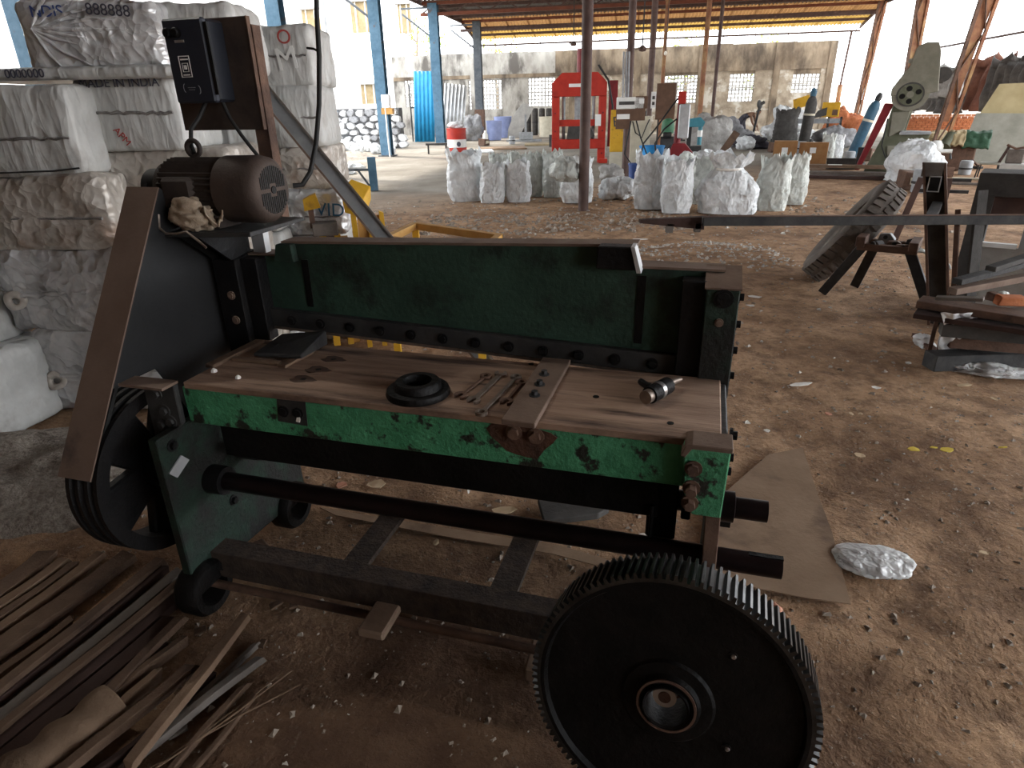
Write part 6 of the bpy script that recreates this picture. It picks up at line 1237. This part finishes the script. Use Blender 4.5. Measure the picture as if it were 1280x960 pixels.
# ---- tarpaulins, bricks, boards at the right side
def curtain(label, x0, x1, y0, y1, bx, mt, seed, folds=9, name='hanging_tarpaulin'):
    a = bX(x0, (y0+y1)/2, bx); b_ = bX(x1, (y0+y1)/2, bx); zt = bX((x0+x1)/2, y0, bx)[2]; zb = bX((x0+x1)/2, y1, bx)[2]
    t = thing(name, label, 'tarpaulin', B(bx, a[1], max(0, zb)), -YAW, None); L_ = b_[1]-a[1]; H2 = zt-zb; m = MB()
    m.grid(lambda u, v: (.14*math.sin(u*folds*6.28+2*nz((u*3, v*2, 0), 1, seed))*(.3+.7*v)+.15*nz((u*4, v*3, 1), 1, seed), u*L_, H2*(1-v)+(.22*nz((u*6, 0, 2), 1, seed)-.25*abs(math.sin(u*folds*1.57)) if v < .2 else .15*nz((u*5, 2, 0), 1, seed)*v)), 70, 14)
    o = m.build('cloth', MT[mt], t, smooth=180); md = o.modifiers.new('th', 'SOLIDIFY'); md.thickness = .02; return t
curtain('pale grey tarpaulin draped in loops behind the power press', 1206, 1150, 76, 122, 10.85, 'tarp_grey', 1, 4); curtain('black tarpaulin hanging beneath the draped grey one', 1204, 1138, 108, 140, 11.45, 'tarp', 2, 7)
curtain('rust brown tarpaulin hanging right of the wide column', 1262, 1192, 66, 140, 12.0, 'tarp_brown', 3, 6); curtain('charcoal tarpaulin hanging at the outer right end', 1330, 1236, 58, 138, 10.9, 'tarp', 4, 8)
qa, qb = bX(1140, 80, 11.75), bX(1330, 60, 11.75); t = thing('tarpaulin_rail', 'horizontal pole the tarpaulins hang from', 'rail', B(11.75, qb[1], 0), -YAW); m = MB(); m.cyl((0, 0, 3.35), (0, qa[1]-qb[1], 3.35), .04, n=8); m.build('rail', MT['brown_pipe'], t)
for y in (0, (qa[1]-qb[1])*.5, qa[1]-qb[1]): m = MB(); m.cyl((0, y, 0), (0, y, 3.35), .05, n=8); m.build('post', MT['brown_pipe'], t)
t, k = at(1180, 181, 'brick_stack', 'long stack of orange bricks below the tarpaulins', 'bricks'); m = MB(); rn = random.Random(6)
for r in range(14):
    for c in range(15):
        x = -48+c*6.6+(3.3 if r % 2 else 0); z = r*2.75
        if x+6.2 > 48-(r > 11)*rn.uniform(0, 20): continue
        j = rn.uniform(-.5, .5); m.b(x, x+6.2, j, 6+j, z, z+2.5)
o = pbuild(m, 'brick_courses', 'brick', t, k); o['kind'] = 'stuff'; m = MB(); m.b(-47, 46, 1.2, 5, 0, 33); pbuild(m, 'brick_core', 'rust', t, k)
pile('pale_stones', 'orange rubble heap at the foot of the brick stack', 'heap', 1176, 184, 50, 20, 'tarp_tan', 98, spike=.5)
p = G(1252, 205); t = thing('plywood_sheet', 'large pale plywood sheet leaning at the right side', 'sheet', p, face(p)); k = mpp(p)
m = MB(); m.box8([(-48, -4, 0), (60, -4, 0), (60, -2, 0), (-48, -2, 0), (-40, 16, 64), (60, 16, 62), (60, 18, 62), (-40, 18, 64)]); pbuild(m, 'lower_board', 'ply_grey', t, k); m = MB(); m.box8([(-40, 17, 52), (60, 17, 52), (60, 19, 52), (-40, 19, 52), (-24, 30, 100), (60, 30, 102), (60, 32, 102), (-24, 32, 100)]); pbuild(m, 'upper_board', 'plywood', t, k)
m = MB(); m.bar((22, -5, 12), (36, 12, 60), 2, 2); pbuild(m, 'thin_prop', 'brown_pipe', t, k)
t, k = at(1192, 213, 'covered_engine', 'engine half covered by tan and dark green tarpaulin', 'engine'); m = MB(); m.b(-20, 18, 0, 16, 0, 34); pbuild(m, 'body', 'rust_steel', t, k, bevel=.02)
for x in (-18, 14): m = MB(); m.b(x, x+4, -4, 4, 0, 14); pbuild(m, 'foot', 'dark_metal', t, k)
m = MB(); m.grid(lambda u, v: (2+u*28, -6+v*26, 26+24*math.sin(min(1, .25+v*.9)*PI*.5)+3*nz((u*5, v*5, 0), 1, 2)-6*(1-v)), 16, 14); o = pbuild(m, 'green_cover', 'tarp_green', t, k, smooth=180); md = o.modifiers.new('th', 'SOLIDIFY'); md.thickness = .03
m = MB(); m.grid(lambda u, v: (-14+u*18, -7+v*26, 22+28*math.sin(min(1, .25+v*.9)*PI*.5)+3*nz((u*5, v*5, 4), 1, 2)), 14, 14); o = pbuild(m, 'tan_cover', 'tarp_tan', t, k, smooth=180); md = o.modifiers.new('th', 'SOLIDIFY'); md.thickness = .03
m = MB(); m.cyl((-16, -4, 30), (-10, 10, 44), 7, n=16); pbuild(m, 'air_filter', 'olive', t, k, smooth=50); m = MB(); m.lathe([(0, 0), (8, 4), (8, 12), (4, 16), (0, 16)], (-24, -4, 22), (0, 0, 1), 16); pbuild(m, 'pale_can', 'white_paint', t, k, smooth=50)
t, k = at(1170, 220, 'pad_handle', 'trolley with a pale padded handle behind the channel', 'trolley'); m = MB(); m.tube([(-14, 0, 0), (-13, 0, 24), (-9, 0, 31), (9, 0, 31), (11, 0, 22)], 1.6, 8); pbuild(m, 'frame', 'dark_metal', t, k, smooth=60); m = MB(); m.cyl((-11, 0, 32), (11, 0, 32), 2.6, n=12); pbuild(m, 'pad', 'white_paint', t, k, smooth=50)
m = MB(); m.b(-12, 4, 0, 4, 0, 26); pbuild(m, 'tan_panel', 'tarp_tan', t, k)
t, k = at(1232, 222, 'metal_chair', 'small metal chair with a pale seat before the plywood', 'chair'); m = MB(); m.b(-10, 11, -6, 8, 17, 20); pbuild(m, 'seat', 'ply_grey', t, k, bevel=.01)
for x, y in ((-10, -6), (9, -6), (-8, 7), (10, 7)): m = MB(); m.bar((x*1.15, y, 0), (x, y, 17), 1.6, 1.6); pbuild(m, 'leg', 'dark_metal', t, k)
m = MB(); m.box8([(8, -6, 20), (11, -6, 20), (11, 8, 20), (8, 8, 20), (14, -6, 40), (17, -6, 40), (17, 8, 40), (14, 8, 40)]); pbuild(m, 'backrest', 'wood_dark', t, k)
t, k = at(1265, 232, 'concrete_block', 'grey concrete plinth at the right edge with rusty iron on it', 'block'); m = MB(); m.b(-18, 22, 0, 18, 0, 28); pbuild(m, 'plinth', 'concrete', t, k, bevel=.02); m = MB(); m.b(-14, 4, 2, 12, 28, 46); pbuild(m, 'upper_stone', 'wood_grey', t, k, bevel=.02)
m = MB(); m.tube([(-16, 0, 52), (-6, 0, 47), (6, 0, 50), (14, 0, 62)], 1.6, 6); pbuild(m, 'bent_iron', 'rust_steel', t, k); m = MB(); m.bar((4, -3, 18), (20, -3, 14), 3, 3); pbuild(m, 'iron_bar', 'rust_steel', t, k)
for i, (px, py, w, lb) in enumerate(((1215, 232, 70, 'pale pipe lying across the floor behind the bench'), (1225, 226, 60, 'second pale pipe lying behind the first'))):
    t, k = at(px, py, 'long_pipe', lb, 'pipe'); m = MB(); m.cyl((-w/2, 0, 2), (w/2, 2, 2), 1.8, n=10); pbuild(m, 'pipe', ('wood_grey', 'beige')[i], t, k, smooth=50); m = MB(); m.lathe([(1.2, 0), (2.2, 0), (2.2, 3), (1.2, 3)], (w/2-3, 2, 2), (1, 0, 0), 12, closed=True); pbuild(m, 'coupling', 'rust_steel', t, k)
pile('scrap_heap', 'mixed scrap heap between the cartons and the power press', 'heap', 1046, 186, 44, 30, 'stone_dark', 99, spike=.6)
pile('red_rubble', 'reddish rubble beyond the corner post', 'heap', 1052, 172, 34, 34, 'brick', 100, spike=.7)

# scattered scrap before the back wall
kinds = []
for i, (nm, lb, ct) in enumerate((('scrap_box', 'small rusty scrap box lying before the back wall', 'scrap'), ('scrap_can', 'small grey scrap can lying before the back wall', 'can'), ('scrap_bracket', 'bent dark scrap bracket lying before the back wall', 'scrap'))):
    t = thing(nm, lb, ct, (0, 0, 0), 0, 'scrap scattered before the back wall'); m = MB()
    if i == 0: m.box8([(-.2, -.15, 0), (.2, -.15, 0), (.2, .15, 0), (-.2, .15, 0), (-.17, -.15, .26), (.2, -.13, .22), (.18, .15, .24), (-.2, .13, .28)]); m.build('box', MT['rust_steel'], t, bevel=.01); m = MB(); m.b(-.1, .1, -.16, -.14, .08, .18); m.build('label_plate', MT['beige'], t)
    elif i == 1: m.lathe([(.14, 0), (.15, .3), (.13, .34), (0, .34)], n=14); m.build('can', MT['grey_metal'], t, smooth=50); m = MB(); m.lathe([(.15, .13), (.16, .15), (.15, .17)], n=14); m.build('hoop', MT['dark_metal'], t, smooth=50)
    else: m.prism([(-.3, 0), (.3, 0), (.3, .06), (-.22, .06), (-.22, .4), (-.3, .4)], -.06, .06); m.build('angle', MT['dark_metal'], t); m = MB(); m.bar((-.2, 0, .3), (.2, 0, .06), .04, .04); m.build('brace', MT['rust_steel'], t)
    kinds.append(t)
rn = random.Random(21)
spots = [(605, 182), (640, 180), (690, 183), (697, 180), (845, 172), (858, 176), (880, 172), (902, 176), (962, 184), (970, 190), (1000, 192), (1020, 188), (1036, 192), (1060, 205), (1075, 208), (1082, 200), (1150, 196), (1160, 204), (1182, 220), (1205, 218), (1215, 210), (1140, 236), (1150, 240)]
for i, (px, py) in enumerate(spots):
    src = kinds[i % 3]; o = src if i < 3 else copy_tree(src); p = G(px, py); o.location = p; o.rotation_euler.z = rn.uniform(0, 6.28); sc = rn.uniform(.7, 1.25); o.scale = (sc, sc, sc)
    if i > 14:
        for nm, lb in (('scrap_box', 'small rusty scrap box lying near the power press'), ('scrap_can', 'small grey scrap can lying near the power press'), ('scrap_bracket', 'bent dark scrap bracket lying near the power press')):
            if o.name.startswith(nm): o['label'] = lb; o['group'] = 'scrap scattered near the power press'

# ================================================================== people
def skin_person(t, joints, edges, mt, name='body'):
    me = bpy.data.meshes.new(name); names = list(joints); me.from_pydata([joints[n][0] for n in names], [(names.index(a), names.index(b_)) for a, b_ in edges], [])
    o = bpy.data.objects.new(name, me); COL.objects.link(o); o.parent = t; me.materials.append(MT[mt])
    md = o.modifiers.new('skin', 'SKIN'); md.use_smooth_shade = True
    for i, n in enumerate(names): me.skin_vertices[0].data[i].radius = (joints[n][1], joints[n][1]*(joints[n][2] if len(joints[n]) > 2 else 1)); me.skin_vertices[0].data[i].use_root = (i == 0)
    o.modifiers.new('sub', 'SUBSURF').levels = 1; return o
def head(t, c, fwd, hair='hair'):
    c = V3(c); f = V3(fwd).normalized(); x = f.cross(V3((0, 0, 1))).normalized(); u = x.cross(f); m = MB()
    m.lathe([(0, -.115), (.045, -.10), (.068, -.05), (.078, 0), (.077, .05), (.055, .10), (0, .118)], c, u, 16); m.add([c+f*.075+x*.012-u*.03, c+f*.075-x*.012-u*.03, c+f*.1-u*.025, c+f*.075+u*.01], [(0, 1, 2), (1, 3, 2), (3, 0, 2)]); m.build('head', MT['skin'], t, smooth=60)
    m = MB(); m.lathe([(.083, -.02), (.085, .04), (.06, .108), (0, .126)], c-f*.015, u, 16); m.build('hair', MT[hair], t, smooth=60)
    m = MB()
    for s in (-1, 1): m.lathe([(0, 0), (.012, .004), (0, .008)], c+f*.07+x*s*.03+u*.005, f, 8)
    m.build('eyes', MT['ink'], t); m = MB(); m.bar(c+f*.072-x*.02-u*.055, c+f*.072+x*.02-u*.055, .01, .008); m.build('mouth', MT['dark_red'], t)
def fingers(t, wrist, d, side):
    w = V3(wrist); d = V3(d).normalized(); s = V3(side).normalized(); m = MB(); m.bar(w, w+d*.085, .075, .028, d.cross(s))
    for i, L_ in enumerate((.065, .075, .07, .055)): a = w+d*.08+s*(-.028+.019*i); m.tube([a, a+d*L_*.6, a+d*L_-s.cross(d)*.02], .0085, 6)
    m.tube([w+d*.02-s*.035, w+d*.05-s*.06, w+d*.08-s*.065], .010, 6); return m.build('hand', MT['skin'], t)
# person in a pink dress by the stone wall
p = G(485, 171); t = thing('person', 'person in a pink printed dress standing by the stone wall', 'person', p, face(p)+R(15))
J = dict(pel=((0, 0, .92), .14, .8), wai=((0, 0, 1.08), .12, .8), che=((0, 0, 1.28), .15, .75), nek=((0, 0, 1.40), .06), lhip=((-.08, 0, .86), .11), lkn=((-.09, -.02, .46), .075), lan=((-.09, .02, .09), .045), ltoe=((-.09, -.12, .04), .04), rhip=((.08, 0, .86), .11), rkn=((.09, -.02, .46), .075), ran=((.09, .02, .09), .045), rtoe=((.09, -.12, .04), .04), lsh=((-.18, 0, 1.33), .06), lel=((-.23, .02, 1.08), .045), lwr=((-.2, -.1, .88), .032), rsh=((.18, 0, 1.33), .06), rel=((.24, .02, 1.08), .045), rwr=((.24, -.06, .84), .032))
skin_person(t, J, [('pel', 'wai'), ('wai', 'che'), ('che', 'nek'), ('pel', 'lhip'), ('lhip', 'lkn'), ('lkn', 'lan'), ('lan', 'ltoe'), ('pel', 'rhip'), ('rhip', 'rkn'), ('rkn', 'ran'), ('ran', 'rtoe'), ('che', 'lsh'), ('lsh', 'lel'), ('lel', 'lwr'), ('che', 'rsh'), ('rsh', 'rel'), ('rel', 'rwr')], 'skin')
m = MB(); m.lathe([(.31, .10), (.27, .4), (.22, .75), (.19, .95), (.155, 1.08), (.19, 1.26), (.19, 1.34), (.08, 1.41)], n=28); m.v = [(x*1.05+.02*math.sin(z*9), y*.72, z) for x, y, z in m.v]; m.build('dress', MT['pink_cloth'], t, smooth=60)
head(t, (0, -.02, 1.53), (0, -1, 0)); fingers(t, (-.2, -.1, .88), (0, -.2, -1), (1, 0, 0)); fingers(t, (.24, -.06, .84), (0, -.1, -1), (1, 0, 0))
# bent worker among the heaps
p = G(930, 178); t = thing('person', 'worker in dark clothes bending over the cloth heap', 'person', p, face(p)+R(70)); 
J = dict(pel=((0, .25, .86), .14, .8), wai=((0, .08, .98), .12, .85), che=((0, -.16, 1.06), .15, .8), nek=((0, -.32, 1.08), .06), lhip=((-.09, .24, .80), .11), lkn=((-.12, .14, .45), .075), lan=((-.12, .26, .09), .048), ltoe=((-.12, .10, .04), .042), rhip=((.09, .24, .80), .11), rkn=((.12, .10, .45), .075), ran=((.12, .16, .09), .048), rtoe=((.12, .0, .04), .042), lsh=((-.18, -.2, 1.04), .062), lel=((-.22, -.30, .78), .048), lwr=((-.16, -.42, .56), .034), rsh=((.18, -.2, 1.04), .062), rel=((.22, -.28, .78), .048), rwr=((.14, -.42, .54), .034))
skin_person(t, J, [('pel', 'wai'), ('wai', 'che'), ('che', 'nek'), ('pel', 'lhip'), ('lhip', 'lkn'), ('lkn', 'lan'), ('lan', 'ltoe'), ('pel', 'rhip'), ('rhip', 'rkn'), ('rkn', 'ran'), ('ran', 'rtoe'), ('che', 'lsh'), ('lsh', 'lel'), ('lel', 'lwr'), ('che', 'rsh'), ('rsh', 'rel'), ('rel', 'rwr')], 'skin')
J2 = {n: (v[0], v[1]*1.14+.006, *(v[2:])) for n, v in J.items() if n in ('pel', 'wai', 'che', 'lsh', 'rsh', 'lhip', 'rhip', 'lkn', 'rkn', 'lan', 'ran')}
skin_person(t, J2, [('pel', 'wai'), ('wai', 'che'), ('che', 'lsh'), ('che', 'rsh'), ('pel', 'lhip'), ('pel', 'rhip'), ('lhip', 'lkn'), ('rhip', 'rkn'), ('lkn', 'lan'), ('rkn', 'ran')], 'dark_cloth', 'work_clothes')
head(t, (0, -.43, 1.10), (0, -.75, -.65)); fingers(t, (-.16, -.42, .56), (.1, -.35, -1), (1, 0, 0)); fingers(t, (.14, -.42, .54), (-.1, -.35, -1), (1, 0, 0))
t, k = at(938, 182, 'pedestal_fan', 'dark pedestal fan standing behind the worker', 'fan'); m = MB(); m.cyl((0, 0, 2), (5, 0, 48), 1.4, n=10); pbuild(m, 'pole', 'dark_metal', t, k, smooth=50); m = MB(); m.lathe([(0, 0), (9, 0), (9, 2), (0, 3)], n=18); pbuild(m, 'base', 'dark_metal', t, k); m = MB(); m.lathe([(4.5, -1.2), (6, 0), (4.5, 1.2), (1.5, 1.8), (1.5, -1.8)], (5, 0, 51), (.85, -.45, .2), 20, closed=True); pbuild(m, 'cage', 'dark_metal', t, k, smooth=50); m = MB(); m.cyl((5, 0, 51), (10, 2, 54), 2, n=12); pbuild(m, 'fan_motor', 'charcoal', t, k, smooth=50)
